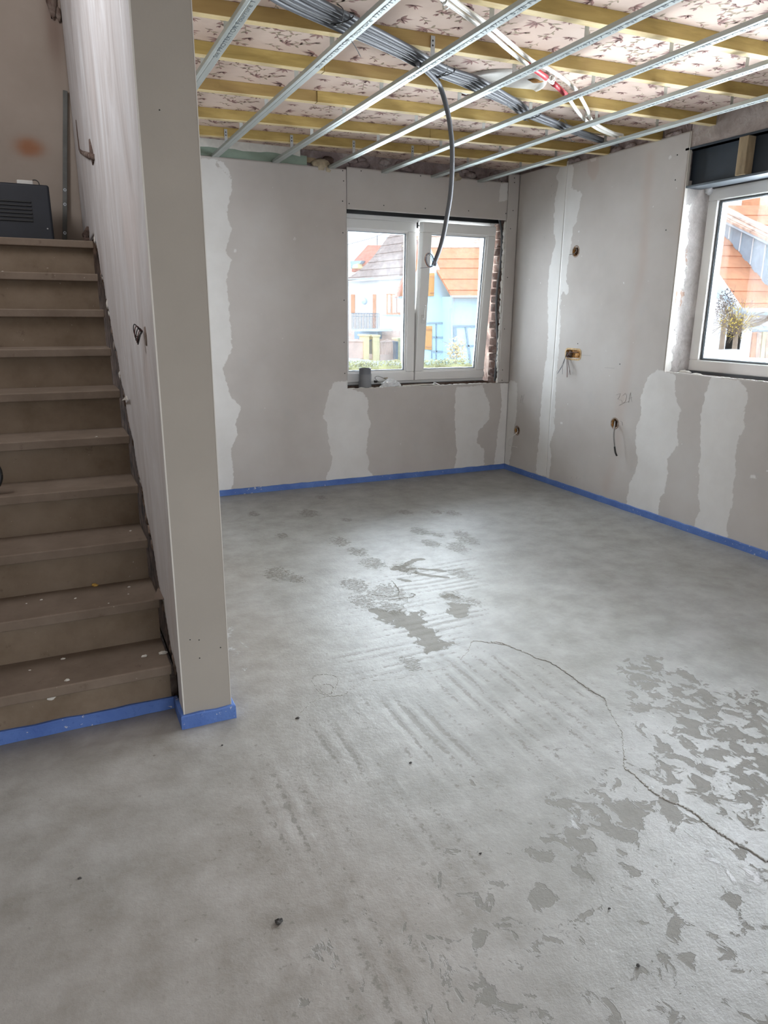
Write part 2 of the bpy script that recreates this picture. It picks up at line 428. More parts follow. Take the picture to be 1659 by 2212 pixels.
def farwall():
    t = NT('landing_wall_paint'); c = t.ramp(t.noise(2, 5, .6), [(.3, (.31, .255, .21)), (.7, (.37, .31, .262))])
    c = t.mix(t.math('MULTIPLY', t.step(t.attr('rust'), 0, 1), .85), c, (.30, .115, .045)); c = t.mix(t.math('MULTIPLY', t.step(t.attr('dark_band'), 0, 1), .7), c, (.17, .105, .08)); return t.set(c, .85)
M['farwall'] = farwall()
M['case'] = pm('blue_black_metal', (.012, .015, .024), .5, var=.15)
M['broken_dark'] = pm('dark_broken_masonry', (.20, .125, .085), 1.0, var=.38, scale=14, bump=.8, spec=.05)
M['broken'] = pm('broken_brown_plaster', (.27, .19, .145), .95, var=.25, scale=30, bump=.6)
M['crumb'] = pm('plaster_crumb', (.66, .62, .55), .9, var=.1, bump=.5)
M['crumb_yellow'] = pm('yellow_crumb', (.60, .36, .08), .9, var=.1)
M['card'] = pm('brown_paper', (.20, .145, .11), .9, var=.1)
M['pebble'] = pm('dark_grit', (.05, .045, .04), .8)
M['foam_rim'] = pm('pale_orange_rim', (.60, .42, .22), .9, var=.2, scale=50, bump=.6)
M['rim'] = pm('torn_paper_rim', (.34, .25, .19), .9, var=.25, scale=60, bump=.5)
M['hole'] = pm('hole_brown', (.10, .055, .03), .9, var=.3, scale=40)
M['orange_foam'] = pm('orange_insulation', (.52, .26, .075), .9, var=.3, scale=50, bump=.8)
M['cable_black'] = pm('black_cable', (.03, .028, .026), .5)
M['cable_grey'] = pm('grey_cable', (.28, .27, .26), .5)
M['cable_white'] = pm('white_cable', (.66, .64, .60), .5)
M['wire_brown'] = pm('brown_wire', (.13, .05, .045), .5)
M['wire_blue'] = pm('slate_wire', (.12, .13, .17), .5)
M['copper'] = pm('copper_wire', (.55, .20, .08), .4, .6)
M['bag'] = pm('milky_film', (.72, .73, .74), .35, var=.06, scale=20)
M['sleeve_grey'] = pm('grey_sleeve', (.17, .175, .19), .5, var=.12, scale=9, stretch=(1, 1, .2), col2=(.10, .105, .12))
M['pencil'] = pm('pencil_line', (.22, .21, .205), .8, var=0)
# outdoors
M['white_render'] = pm('white_render', (.80, .79, .78), .9, var=.02)
M['blue_render'] = pm('pale_blue_render', (.60, .79, .87), .9, var=.02)
M['tile_orange'] = pm('orange_tile', (.66, .275, .135), .85, var=.10, scale=3)
M['tile_pale'] = pm('weathered_tile', (.70, .48, .36), .85, var=.2, scale=6)
M['tile_brown'] = pm('brown_tile', (.35, .265, .22), .9, var=.16, scale=5)
M['tile_red'] = pm('red_tile', (.62, .29, .21), .9, var=.1)
M['wood_orange'] = pm('varnished_wood', (.62, .30, .16), .6, var=.1)
M['shutter'] = pm('orange_shutter', (.72, .37, .12), .6, var=.05)
M['half_timber'] = pm('grey_blue_beam', (.34, .42, .48), .8, var=.06)
M['zinc'] = pm('zinc_sheet', (.34, .41, .47), .5, .2, var=.06)
M['zinc_pale'] = pm('pale_zinc', (.52, .60, .66), .5, .2, var=.04)
M['curtain'] = pm('net_curtain', (.66, .62, .58), .9, var=.1, stretch=(6, 6, .2))
M['sandstone'] = pm('yellow_sandstone', (.74, .62, .36), .9, var=.1, scale=2)
M['pink_stone'] = pm('pink_stone', (.70, .52, .43), .9, var=.12, scale=2)
M['iron'] = pm('grey_ironwork', (.20, .21, .23), .6)
M['asphalt'] = pm('pale_paving', (.50, .46, .42), .95, var=.08, scale=.4)
M['grass'] = pm('dry_grass', (.36, .33, .10), .95, var=.2, scale=1)
M['hedge_leaf'] = pm('olive_hedge_leaf', (.48, .45, .22), .9, var=.3, scale=3)
M['yellow_flower'] = pm('yellow_blossom', (.72, .50, .06), .8, var=.15)
M['twig'] = pm('grey_brown_twig', (.32, .23, .16), .9)
M['dark_leaf'] = pm('dark_ivy', (.17, .12, .10), .9, var=.2)
def glass():
    t = NT('window_glass'); t.t.nodes.remove(t.b)
    tr = t.n('BsdfTransparent'); gl = t.n('BsdfGlossy'); gl.inputs['Roughness'].default_value = .02; tr.inputs['Color'].default_value = (.985, .995, 1, 1)
    fr = t.n('Fresnel'); fr.inputs['IOR'].default_value = 1.45; mx = t.n('MixShader')
    t.l(t.math('MULTIPLY', fr.outputs[0], .8), mx.inputs[0]); t.l(tr.outputs[0], mx.inputs[1]); t.l(gl.outputs[0], mx.inputs[2]); t.l(mx.outputs[0], t.out.inputs[0])
    return t.m
M['glass'] = glass()
def film():
    t = NT('clear_sleeve_film'); t.t.nodes.remove(t.b)
    tr = t.n('BsdfTransparent'); df = t.n('BsdfPrincipled'); df.inputs['Base Color'].default_value = (.75, .76, .78, 1); df.inputs['Roughness'].default_value = .3
    mx = t.n('MixShader'); mx.inputs[0].default_value = .16; t.l(tr.outputs[0], mx.inputs[1]); t.l(df.outputs[0], mx.inputs[2]); t.l(mx.outputs[0], t.out.inputs[0]); return t.m

# survey values (metres): back wall y = 0, right wall x = 0, floor z = 0
KX, KX2, KY = -3.4469, -3.2839, -3.1485         # stair partition: stair face, room face, end
ZC = 2.53                                       # old ceiling
ZCH = 2.4136                                    # underside of the metal channels
WL, WR, WB, WT = -1.562, -.11, .791, 2.143      # back window opening
W2Y, W2B, W2T = -1.795, 1.021, 2.165            # right window opening
W2E = -3.55
fl = lambda px: tuple(at(px, 2, 0.0))[:2]
bw = lambda px: (at(px, 1, 0.0).x, at(px, 1, 0.0).z)
rw = lambda px: (at(px, 0, 0.0).y, at(px, 0, 0.0).z)
def crop(s, ox, oy, pts): return [(ox + x/s, oy + y/s) for x, y in pts]

# ------------------------------------------------------------------ floor
C6 = lambda p: crop(2.676, 480, 1060, p); C5 = lambda p: crop(2.77, 1060, 1240, p)
bare_polys = [[fl(p) for p in C6(q)] for q in (
    [(850,690),(900,680),(950,700),(1030,700),(1060,720),(1150,700),(1160,760),(1240,820),(1270,870),(1330,890),(1290,910),(1180,930),(1140,900),(1130,860),(1080,830),(1020,780),(960,760),(880,735)],
    [(1310,650),(1430,660),(1430,700),(1370,750),(1320,700)])]
bare_lines = [[fl(p) for p in C6(q)] for q in (
    [(1165,395),(1110,400),(1050,435),(985,455)], [(1040,455),(1120,450),(1200,455),(1275,462)], [(1120,475),(1200,490),(1300,501)],
    [(1000,440),(1060,465)], [(1285,612),(1320,600),(1370,620)], [(1025,512),(1080,522)])]
rough_reg = [fl(p) for p in C5([(680,530),(900,430),(1100,520),(1300,600),(1640,700),(1900,900),(1900,1800),(1350,1480),(1000,1560),(700,1700),(300,1640),(330,1400),(420,1300),(720,1270),(830,1000),(720,720)])]
pale_reg = [fl(p) for p in C5([(1030,1500),(1110,1490),(1200,1520),(1400,1680),(1659,1828),(1700,1950),(1500,1900),(1250,1700),(1080,1610)])]
ridx_reg = [fl(p) for p in C6([(640,850),(780,560),(1450,380),(1500,700),(1330,950),(1200,1040),(720,1120)])]
ridy_reg = [fl(p) for p in [(560,1660),(900,1480),(1060,1400),(1290,1480),(1340,1640),(1260,1740),(1100,1900),(900,2300),(640,2300)]]
prints = [(785,355,.10),(870,420,.12),(765,545,.12),(815,640,.11),(1060,125,.09),(1340,130,.09),(1240,125,.07),(1140,235,.10),(1205,305,.09),(1420,285,.12),
          (1360,330,.12),(1380,480,.10),(1385,250,.09),(1250,255,.07),(680,295,.11),(500,130,.13),(575,40,.07),(320,480,.13),(980,680,.10),(1340,615,.10),
          (1060,450,.12),(180,135,.08),(430,510,.08),(1090,1000,.07),(970,590,.14),(1440,640,.08),(900,600,.1),(720,170,.06),(350,260,.07)]
prints = [(*fl((480 + a/2.676, 1060 + b/2.676)), r*.85) for a, b, r in prints]
dark_reg = [fl(p) for p in C5([(330,1330),(430,1290),(720,1260),(850,1330),(1000,1380),(1250,1440),(1450,1580),(1700,1740),(1650,1790),(1400,1680),(1250,1540),(1000,1500),(960,1640),(700,1760),(300,1640)])]
def a_bare(x, y):
    d = np.full(x.shape, -.9)
    for p in bare_polys: d = np.maximum(d, np.clip(sdf(x, y, p)*9, -.9, .35))
    for p in bare_lines: d = np.maximum(d, np.clip((.016 - seg_dist(x, y, p, False))*30, -.9, .4))
    k = sstep(-.12, .10, sdf(x, y, rough_reg)); d = np.maximum(d, -.75 + .68*k + .25*(fbm(x*1.7 + 3, y*1.7, 3) - .5)*k)
    k = sstep(-.15, .06, sdf(x, y, dark_reg)); d = np.maximum(d, -.9 + .93*k)
    lo = sstep(-2.6, -4.3, y) * sstep(-4.6, -3.0, x); d = np.maximum(d, -.9 + lo*(.66 + .55*(fbm(x*1.3 + 9, y*1.3 + 4, 3) - .5)))
    d = np.maximum(d, -.9 + .5*sstep(-3.2, -3.9, x)*sstep(-3.1, -3.6, y) + .4*(fbm(x*2.1, y*.8 + 7, 3) - .5)*sstep(-3.0, -3.6, x))
    return d
def a_pale(x, y):
    d = np.full(x.shape, -.9); k = sstep(-.12, .05, sdf(x, y, pale_reg)); d = np.maximum(d, -.9 + .95*k)
    k = sstep(-.2, .05, sdf(x, y, ridx_reg)); d = np.maximum(d, -.9 + .66*k)
    k2 = sstep(-.10, .12, sdf(x, y, rough_reg)); d = np.maximum(d, -.9 + .70*k2)
    kx = np.exp(-((x + 3.15)/.12)**2)*sstep(-3.4, -2.6, y)*sstep(-1.9, -2.4, y); d = np.maximum(d, -.9 + .85*kx)
    return d
def a_scuff(x, y):
    d = np.zeros(x.shape)
    for px, py, r in prints: d = np.maximum(d, 1 - np.sqrt(((x-px)/(r*.75))**2 + ((y-py)/(r*1.15))**2)*.62)
    k = sstep(-.1, .1, sdf(x, y, rough_reg)); d = np.maximum(d, .35*k*fbm(x*5, y*5, 3))
    return np.clip(d, 0, 1)
def a_ry(x, y): return np.maximum(.16*sstep(-.5, -3, y)*sstep(-3.5, -2.9, x), sstep(-.25, .15, sdf(x, y, ridy_reg))) * (0.45 + .9*fbm(x*1.3, y*.7 + 5, 3)) * (1 - .5*sstep(-3.2, -4.0, y))
def a_rx(x, y): return np.maximum(np.maximum(.03, .9*sstep(-.15, .1, sdf(x, y, ridx_reg))), .32*sstep(-3.0, -3.5, x)*sstep(-2.9, -3.5, y)) * (0.4 + fbm(x*1.1 + 2, y*1.4, 3))
def a_warm(x, y): return np.clip(sstep(-2.3, -3.3, x)*(.25 + .9*fbm(x*1.2, y*1.2, 3)), 0, .9)
def f_height(x, y): return (fbm(x*1.6, y*1.6, 3) - .5)*.004 + (fbm(x*11, y*2.2, 2) - .5)*.0012*a_ry(x, y) + (fbm(x*2.2, y*11, 2) - .5)*.0012*a_rx(x, y)
floor = grid_mesh('floor', M['screed'], 2, 0.0, -5.6, .02, -5.7, .02, .014, -.06,
                  {'bare': a_bare, 'pale': a_pale, 'scuff': a_scuff, 'ridge_y': a_ry, 'ridge_x': a_rx, 'warm': a_warm}, height=f_height)
tag(floor, 'grey cement screed floor with trowel ridges, boot prints and bare patches', kind='structure')
fb = MB().box((-5.6, -8.4, -.06), (.02, -5.7, 0)).build('floor_slab', M['screed'], floor)
# torn seam ridges in the screed
def seam(pxs, w, name='seam_ridge', seed=1):
    rnd = random.Random(seed); pts = arc_pts([at(p, 2, .0005) for p in pxs], 14); mb = MB()
    pts = [p + Vector((rnd.gauss(0, .0022), rnd.gauss(0, .0022), 0)) for p in pts]
    mb.tube([p + Vector((0, 0, -.0005)) for p in pts], [w*(.5 + rnd.random()) for _ in pts], 6)
    mb.tube([p + Vector((w*1.7, w*.8, -.001)) for p in pts], [w*(.3 + .7*rnd.random()) for _ in pts], 5)
    return mb.build(name, M['seam'], floor)
M['seam'] = pm('screed_ridge', (.36, .345, .31), .75, var=.15, scale=60)
seam(C5([(0,405),(60,412),(130,440),(210,470),(280,505),(350,525),(440,580),(520,640),(620,710),(680,745),(700,800),(740,870),(780,940),(790,1020),(800,1090),(800,1160),(850,1195),(910,1250),(980,1310),(1060,1355),(1150,1390),(1230,1440),(1300,1500),(1400,1570),(1520,1640),(1659,1720),(1760,1790)]), .0019)
seam(C6([(1659,895),(1560,880),(1450,870),(1420,930),(1360,985),(1260,1030),(1150,1060),(1000,1090),(800,1110),(700,1180),(600,1190),(520,1220),(480,1260),(450,1290)]), .0016, seed=2)
seam(C6([(600,1190),(550,1150),(520,1080),(580,1062),(640,1068),(670,1090),(655,1140),(610,1180),(570,1150),(590,1120),(640,1130),(630,1170)]), .0015, seed=3)
seam(C6([(980,520),(1010,555),(1025,590),(1000,610),(940,610),(860,600)]), .0014, seed=4)
seam(C6([(960,630),(1050,620),(1100,612),(1112,598),(1090,592)]), .0013, seed=5)

# ------------------------------------------------------------------ back wall
wall_back = MB().box((-3.30, .035, 0), (WL - .03, .36, 3.0)).box((WL - .03, .035, 0), (.4, .36, .76)).box((WL - .03, .035, 2.19), (.4, .36, 3.0)) \
    .box((.06, .035, .76), (.4, .36, 2.19)).build('wall_back', M['masonry'])
tag(wall_back, 'back wall lined with grey plasterboard around a white window', kind='structure')
b3 = lambda p: [bw(q) for q in crop(2.44, 460, 300, p)]
fill_back = [[bw(p) for p in ((300,330),(470,345),(465,355),(488,374),(502,396),(489,464),(501,493),(487,542),(499,562),(489,603),(495,669),(501,755),(480,796),(499,857),(521,878),(509,915),(513,939),(499,972),(505,1038),(501,1054),(515,1085),(300,1110))],
    b3([(640,1280),(712,1275),(716,1310),(790,1340),(820,1380),(815,1450),(830,1500),(815,1580),(810,1650),(825,1700),(815,1740),(855,1790),(600,1820),(600,1780),(632,1700),(610,1600),(600,1500),(580,1460),(595,1400),(610,1340)]),
    b3([(1280,1310),(1420,1300),(1440,1350),(1460,1400),(1455,1480),(1400,1540),(1390,1600),(1432,1640),(1425,1760),(1268,1770),(1285,1650),(1275,1500),(1275,1400)]),
    b3([(1515,1290),(1600,1285),(1600,1740),(1478,1740),(1500,1560),(1522,1400)]),
    b3([(20,115),(60,120),(100,205),(75,190),(40,150)]), b3([(425,515),(436,515),(436,530),(425,530)]), b3([(112,580),(126,580),(126,597),(112,597)])]
fill_back.append([(-.20, 2.28), (-.11, 2.30), (-.12, 2.44), (-.19, 2.42)])
def mk_fill(polys): 
    def f(u, v):
        d = np.full(u.shape, -.3)
        for p in polys: d = np.maximum(d, sdf(u, v, p))
        return np.clip(d, -.3, .3)
    return f
def none(u, v): return np.full(u.shape, -1.0)
FB = {'filler': mk_fill(fill_back), 'stain': lambda u, v: .25*fbm(u*1.5 + 4, v*1.5, 3)*sstep(.9, 1.6, v)}
g = .0016
p1 = grid_mesh('plasterboard', M['board'], 1, 0, KX2 - .02, 0, 0, 2.418, .012, .013, FB, wall_back, keep=lambda u, v: (u < WL - g) | (v < WB - .001), bu=(WL - g,), bv=(WB - .001,))
p2 = grid_mesh('plasterboard', M['board'], 1, 0, WL + g, WR - g, WT, 2.435, .012, .013, FB, wall_back)
p3 = grid_mesh('plasterboard', M['board'], 1, 0, WR + g, 0, WB + .002, 2.505, .012, .013, FB, wall_back)
MB().box((KX2 - .02, .010, 2.4185), (-1.87, .024, 2.483)).build('moisture_board', M['green_board'], wall_back)
mb = MB(); rnd = random.Random(5)
top = [(-3.3 + .06*i, 2.478 + rnd.uniform(-.006, .007)) for i in range(24)]
poly = [Vector((x, .008, z)) for x, z in top] + [Vector((x, .008, 2.5295)) for x, z in reversed(top)]
mb.prism(poly, (0, .012, 0)); mb.build('filler_band', M['white_filler'], wall_back)
mb = MB().blob((-1.76, .012, 2.43), .055, 3, (1.3, .25, .8), 10, 7).blob((-1.70, .010, 2.40), .04, 4, (1, .3, .8), 9, 6).blob((-1.80, .012, 2.395), .035, 9, (1.3, .25, .7), 9, 6).build('foam_patch', M['cream_filler'], wall_back, True)
MB().box((-1.87, .012, 2.44), (-1.80, .03, 2.475)).build('wood_offcut', M['post_wood'], wall_back)
MB().blob((-1.70, .02, 2.468), .035, 14, (1.4, .4, .8), 9, 6).build('dark_cavity', M['masonry_dark'], wall_back, True)
for k in range(16):      # broken render standing proud in the gap over the window board
    x = -1.5 + 1.32*rnd.random(); MB().blob((x, .034, 2.47 + rnd.uniform(-.02, .03)), .022 + .02*rnd.random(), 40 + k, (1.7, .45, .8), 8, 5).build('render_lump', M['masonry'], wall_back, True)
MB().blob((-.62, .012, 2.435), .05, 77, (1.3, .4, .7), 9, 6).build('foam_patch', M['cream_filler'], wall_back, True)
def screw(p, n, parent, k=1.0):
    z = Vector(n); q = z.to_track_quat('Z', 'Y').to_matrix().to_4x4(); Mx = Matrix.Translation(Vector(p)) @ q
    MB().lathe([(.0001, .0012), (.0042*k, .0008), (.0046*k, 0)], 8, Mx).build('screw', M['screw'], parent)
for s_, ox, oy, pts, par in ((6.9125, 680, 320, [(692,340),(1580,415),(513,828),(1030,855),(1650,900)], p2), (6.9125, 680, 320, [(417,337),(430,490),(414,792)], p1),
        (3.95, 720, 420, [(785,120),(1155,140),(1473,162)], p2), (3.95, 720, 420, [(82,327),(92,903),(92,1262),(98,1527),(80,57)], p1),
        (5.27, 1040, 440, [(360,78),(331,285),(296,840),(262,1427),(240,1893),(235,2010)], p3), (3.881, 1080, 330, [(14,243),(50,510)], p2), (3.881, 1080, 330, [(122,212),(122,250)], p3)):
    for q in crop(s_, ox, oy, pts):
        c = at(q, 1, -.0004); screw(c, (0, -1, 0), par)

# window reveal on the right of the back window: bare brick
rev = MB().box((-.055, .014, .76), (.06, .36, 2.19)).build('reveal_backing', M['masonry_dark'], wall_back)
zz = .775; rnd = random.Random(11)
while zz < 2.12:
    h = .058 + rnd.uniform(-.006, .006); off = rnd.uniform(-.012, .010)
    o = MB().box((-.095 + off, .07 + rnd.uniform(-.012, .012), zz), (-.05, .205, zz + h)).build('brick', M['brick'], wall_back, False, .006, 2)
    if rnd.random() < .8: MB().box((-.078 + rnd.uniform(-.01, .008), .022, zz + .004), (-.05, .066 + rnd.uniform(-.01, .0), zz + h - .003)).build('brick', M['brick'], wall_back, False, .008, 2)
    zz += h + .012
mb = MB()
for k in range(26):
    z = .80 + k*.052; mb.blob((-.107 + rnd.uniform(-.006, .004), .022, z), .017 + .006*rnd.random(), 200 + k, (.8, .55, 1.8), 7, 5)
mb.build('broken_board_edge', M['white_filler'], wall_back, True)
# sill: rough ledge
MB().box((WL - .02, .012, .70), (.06, .36, .772)).build('sill_ledge', M['masonry_dark'], wall_back)
MB().box((WL - .02, .195, .772), (.0, .36, .792)).build('sill_ledge', M['masonry_dark'], wall_back)
mb = MB()
for k in range(40):
    x = WL + .01 + (WR - WL - .02)*rnd.random(); mb.blob((x, .004 + .012*rnd.random(), WB - .001), .006 + .006*rnd.random(), 300 + k, (2.4, 1, .5), 6, 4)
mb.build('ragged_plaster_edge', M['white_filler'], wall_back, True)
# shutter box slot above the frame: solid black fill standing for its shade
MB().box((WL, .19, 2.140), (.06, .36, 2.25)).box((WL, .02, 2.186), (.06, .19, 2.25)).build('shutter_slot', M['black_plastic'], wall_back)

# ------------------------------------------------------------------ window 1 (back wall): two PVC sashes, the right one tilted in
win1 = empty('window_1', (0, 0, 0)); tag(win1, 'white two-sash PVC window in the back wall, right sash tilted inward', kind='structure')
def ring(mb, x0, x1, z0, z1, w, y0, y1, ax='y'):
    for a, b, c, d in ((x0, x1, z0, z0 + w), (x0, x1, z1 - w, z1), (x0, x0 + w, z0 + w, z1 - w), (x1 - w, x1, z0 + w, z1 - w)):
        mb.box((a, y0, c), (b, y1, d))
    return mb
mb = MB(); FX0, FX1, FZ0, FZ1 = -1.60, -.135, .795, 2.138
ring(mb, FX0, FX1, FZ0, FZ1, .055, .222, .285); mb.build('window_frame', M['pvc'], win1, False, .003)
MB().box((FX0, .196, 2.106), (FX1 - .01, .222, 2.138)).build('frame_cover', M['pvc'], win1, False, .002)
MB().box((FX1 + .0, .20, FZ1 - .05), (FX1 + .045, .23, FZ1)).build('frame_bracket', M['pvc'], win1, False, .002)
mb = MB(); ring(mb, FX0 + .054, FX1 - .054, FZ0 + .054, FZ1 - .054, .006, .222, .226); mb.build('frame_gasket', M['seal'], win1)
MB().box((-.872, .228, .85), (-.846, .285, 2.085)).build('mullion', M['pvc'], win1, False, .003)
def sash(x0, x1, z0, z1, prof, rot, name_handle):
    e = bpy.data.objects.new('sash', None); COL.objects.link(e); e.parent = win1
    e.location = (0, .20, z0); e.rotation_euler = (rot, 0, 0); H = z1 - z0
    fr = MB(); ring(fr, x0, x1, 0, H, prof, 0, .075); fo = fr.build('sash_frame', M['pvc'], e, False, .006, 2)
    bd = MB(); ring(bd, x0 + prof - .002, x1 - prof + .002, prof - .002, H - prof + .002, .016, .014, .022); bd.build('glazing_bead', M['pvc'], e, False, .002)
    gk = MB(); ring(gk, x0 + prof + .008, x1 - prof - .008, prof + .008, H - prof - .008, .007, .022, .027); gk.build('gasket', M['seal'], e)
    sp = MB(); ring(sp, x0 + prof + .012, x1 - prof - .012, prof + .012, H - prof - .012, .010, .031, .043); sp.build('spacer_bar', M['alu_spacer'], e)
    g2 = MB(); ring(g2, x0 + prof + .006, x1 - prof - .006, prof + .006, H - prof - .006, .008, .046, .058); g2.build('gasket', M['seal'], e)
    for y in (.028, .044): MB().box((x0 + prof, y, prof), (x1 - prof, y + .002, H - prof)).build('pane', M['glass'], e)
    if name_handle:
        hm = MB().box((x0 + .030, -.010, .485), (x0 + .060, 0, .555)).box((x0 + .037, -.042, .51), (x0 + .053, -.008, .53)).box((x0 + .037, -.046, .515), (x0 + .053, -.030, .635))
        hm.build('handle', M['pvc'], e, False, .004)
    return e
s1 = sash(-1.556, -.858, .818, 2.106, .076, 0, False)
s2 = sash(-.850, -.146, .818, 2.104, .076, R(4.7), True)
MB().box((-.845, .19, 2.075), (-.80, .222, 2.082)).box((-.852, .196, 2.06), (-.846, .222, 2.12)).build('tilt_stay', M['black_plastic'], win1)
MB().tube([(-.150, .196, .835), (-.150, .196, .875)], .007, 8).build('hinge', M['pvc'], win1, True)
MB().box((FX0, .205, .772), (FX1, .285, .797)).build('sub_sill', M['seal'], win1)

# ------------------------------------------------------------------ right wall
# pieces of masonry around the second window; boards fixed to it
wall_right = MB().box((.02, W2Y + .021, 0), (.42, .40, 3.0)).box((.02, W2E, 0), (.42, W2Y, W2B - .03)).box((.02, -8.4, 0), (.42, -7.3, 3.0)).box((.02, -4.7, 0), (.42, W2E, 3.0)) \
    .box((.02, -7.3, 0), (.42, -4.7, .65)).box((.02, -7.3, 2.3), (.42, -4.7, 3.0)).build('wall_right', M['masonry'])
tag(wall_right, 'right wall lined with grey plasterboard patched with pale filler bands', kind='structure')
MB().box((.004, W2E, 2.372), (.42, W2Y, 3.0)).build('header_render', M['header_plaster'], wall_right)
r4 = lambda p: [rw(q) for q in crop(3.881, 1080, 330, p)]; r5 = lambda p: [rw(q) for q in crop(2.77, 1060, 780, p)]
fill_right = [r5([(65,130),(130,115),(160,130),(155,300),(120,560),(105,640),(20,640),(30,150)]),
    r4([(510,110),(600,90),(620,130),(600,290),(690,340),(640,580),(610,640),(600,760),(575,900),(555,1050),(580,1150),(560,1200),(520,1150),(505,1300),(510,1450),(490,1700),(470,1900),(460,2220),(365,2220),(385,1800),(405,1500),(400,1150),(410,1000),(440,850),(470,750),(450,680),(460,400),(490,250),(470,200)]),
    r5([(328,0),(395,0),(370,300),(385,400),(352,500),(365,560),(350,700),(268,670),(290,450),(300,250)]),
    r5([(940,100),(1000,45),(1030,60),(1112,85),(1100,170),(1115,240),(1137,290),(1115,400),(1120,500),(1055,590),(1060,680),(1040,780),(1010,830),(1000,930),(808,870),(830,740),(860,670),(880,590),(865,500),(870,400),(900,320),(895,220),(920,150)]),
    r5([(1322,90),(1480,115),(1522,150),(1540,220),(1515,320),(1520,400),(1490,450),(1465,560),(1470,660),(1455,700),(1450,850),(1430,900),(1415,960),(1420,1070),(1210,1000),(1250,900),(1240,800),(1250,700),(1240,640),(1260,570),(1255,400),(1260,300),(1290,180)]),
    r5([(1545,680),(1580,680),(1596,692),(1590,706),(1555,698)]), r5([(410,360),(430,366),(432,380),(416,374)]), r4([(1405,30),(1440,10),(1440,40),(1420,60)]), r4([(745,40),(790,20),(820,30),(800,70),(765,80)])]
stain_line = [rw(q) for q in crop(3.881, 1080, 330, [(1260,30),(1225,400),(1200,900),(1160,1150),(1100,1350),(1110,1600),(1060,1900),(1000,2100)])]
stain2 = [rw(q) for q in crop(2.77, 1060, 780, [(830,0),(800,150),(770,320),(760,520),(700,720),(690,760)])]
stain3 = r4([(730,40),(830,20),(830,150),(800,225),(770,235),(735,170)])
def a_stain_r(u, v):
    d = .55*np.exp(-(seg_dist(u, v, stain_line, False)/.05)**2)*(.4 + fbm(u*6, v*3, 3)); d = np.maximum(d, .6*np.exp(-(seg_dist(u, v, stain2, False)/.06)**2)*(.4 + fbm(u*5, v*3, 3)))
    d = np.maximum(d, .75*sstep(-.01, .01, sdf(u, v, stain3))); d = np.maximum(d, .8*np.exp(-((u - W2Y)/.03)**2)*sstep(1.7, 2.0, v)*sstep(2.4, 2.1, v))
    return np.clip(d + .12*fbm(u*1.4, v*1.4 + 3, 3), 0, 1)
FR = {'filler': mk_fill(fill_right), 'stain': a_stain_r}
HOLES = [('round', (1244, 543)), ('box', (1238, 765)), ('round', (1328, 915)), ('round', (1117, 930))]
hl = []
for kind, px in HOLES:
    u, v = rw(px); hl.append((u, v, .034, .034) if kind == 'round' else (u, v, .084, .031))
SEAM = -.62
q1 = grid_mesh('plasterboard', M['board'], 0, 0, SEAM - .0002, W2E, 0, 2.48, .012, .018, FR, wall_right, holes=hl, keep=lambda u, v: (u > W2Y) | (v < W2B), bu=(W2Y,), bv=(W2B,))
q2 = grid_mesh('plasterboard', M['board'], 0, 0, 0, SEAM + .0002, 0, 2.505, .012, .018, FR, wall_right, holes=hl)
MB().box((-.0005, W2Y - .004, W2B), (.020, W2Y - .0005, 2.475)).build('board_edge', M['bead'], wall_right)
for s_, ox, oy, pts in ((3.881, 1080, 330, [(1487,18),(1470,228),(1392,648),(1005,1772),(652,1600)]),):
    for q in crop(s_, ox, oy, pts): screw(at(q, 0, -.0004), (-1, 0, 0), q1)
# cut-outs with wires
cut = []
for (kind, px), (u, v, ru, rv) in zip(HOLES, hl):
    par = q2 if u > SEAM else q1
    if kind == 'round':
        mx = Matrix.Translation((0, u, v)) @ Matrix.Rotation(R(-90), 4, 'Y')
        MB().lathe([(.044, .0003), (.039, .0014), (.0345, .0012), (.0338, -.002)], 22, mx).build('cutout_lip', M['rim'] if 'rim' in M else M['crumb'], par, True)
        MB().lathe([(.0335, .001), (.032, -.012), (.031, -.017)], 22, mx).build('cutout_side', M['orange_foam'], par, True)
        MB().lathe([(.032, -.0165), (.0001, -.0168)], 22, mx).build('cutout_back', M['hole'], par, True)
    else:
        def rr(a, b, n=6):
            out = []; r_ = b*.75
            for cx, cz, s0 in ((a-r_, b-r_, 0), (-(a-r_), b-r_, 90), (-(a-r_), -(b-r_), 180), (a-r_, -(b-r_), 270)):
                for k in range(n): t_ = R(s0 + 90*k/(n-1)); out.append((cx + r_*math.cos(t_), cz + r_*math.sin(t_)))
            return out
        o1 = rr(.098, .046); o2 = rr(.086, .033); n_ = len(o1)
        vs = [(-.0012, u + a, v + b) for a, b in o1] + [(-.0025, u + a, v + b) for a, b in o2] + [(.016, u + a, v + b) for a, b in o2]
        fs = [(i, (i+1) % n_, n_ + (i+1) % n_, n_ + i) for i in range(n_)]
        MB().add(vs[:2*n_], fs).build('cutout_lip', M['foam_rim'], par)
        MB().add(vs[n_:], fs).build('cutout_side', M['orange_foam'], par)
        MB().prism([(.0155, u + a, v + b) for a, b in o2], (.001, 0, 0)).build('cutout_back', M['orange_foam'], par)
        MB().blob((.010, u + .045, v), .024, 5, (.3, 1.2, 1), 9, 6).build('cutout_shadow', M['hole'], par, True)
        MB().blob((.012, u - .04, v - .004), .018, 6, (.3, 1.5, .8), 9, 6).build('insulation_lump', M['orange_foam'], par, True)
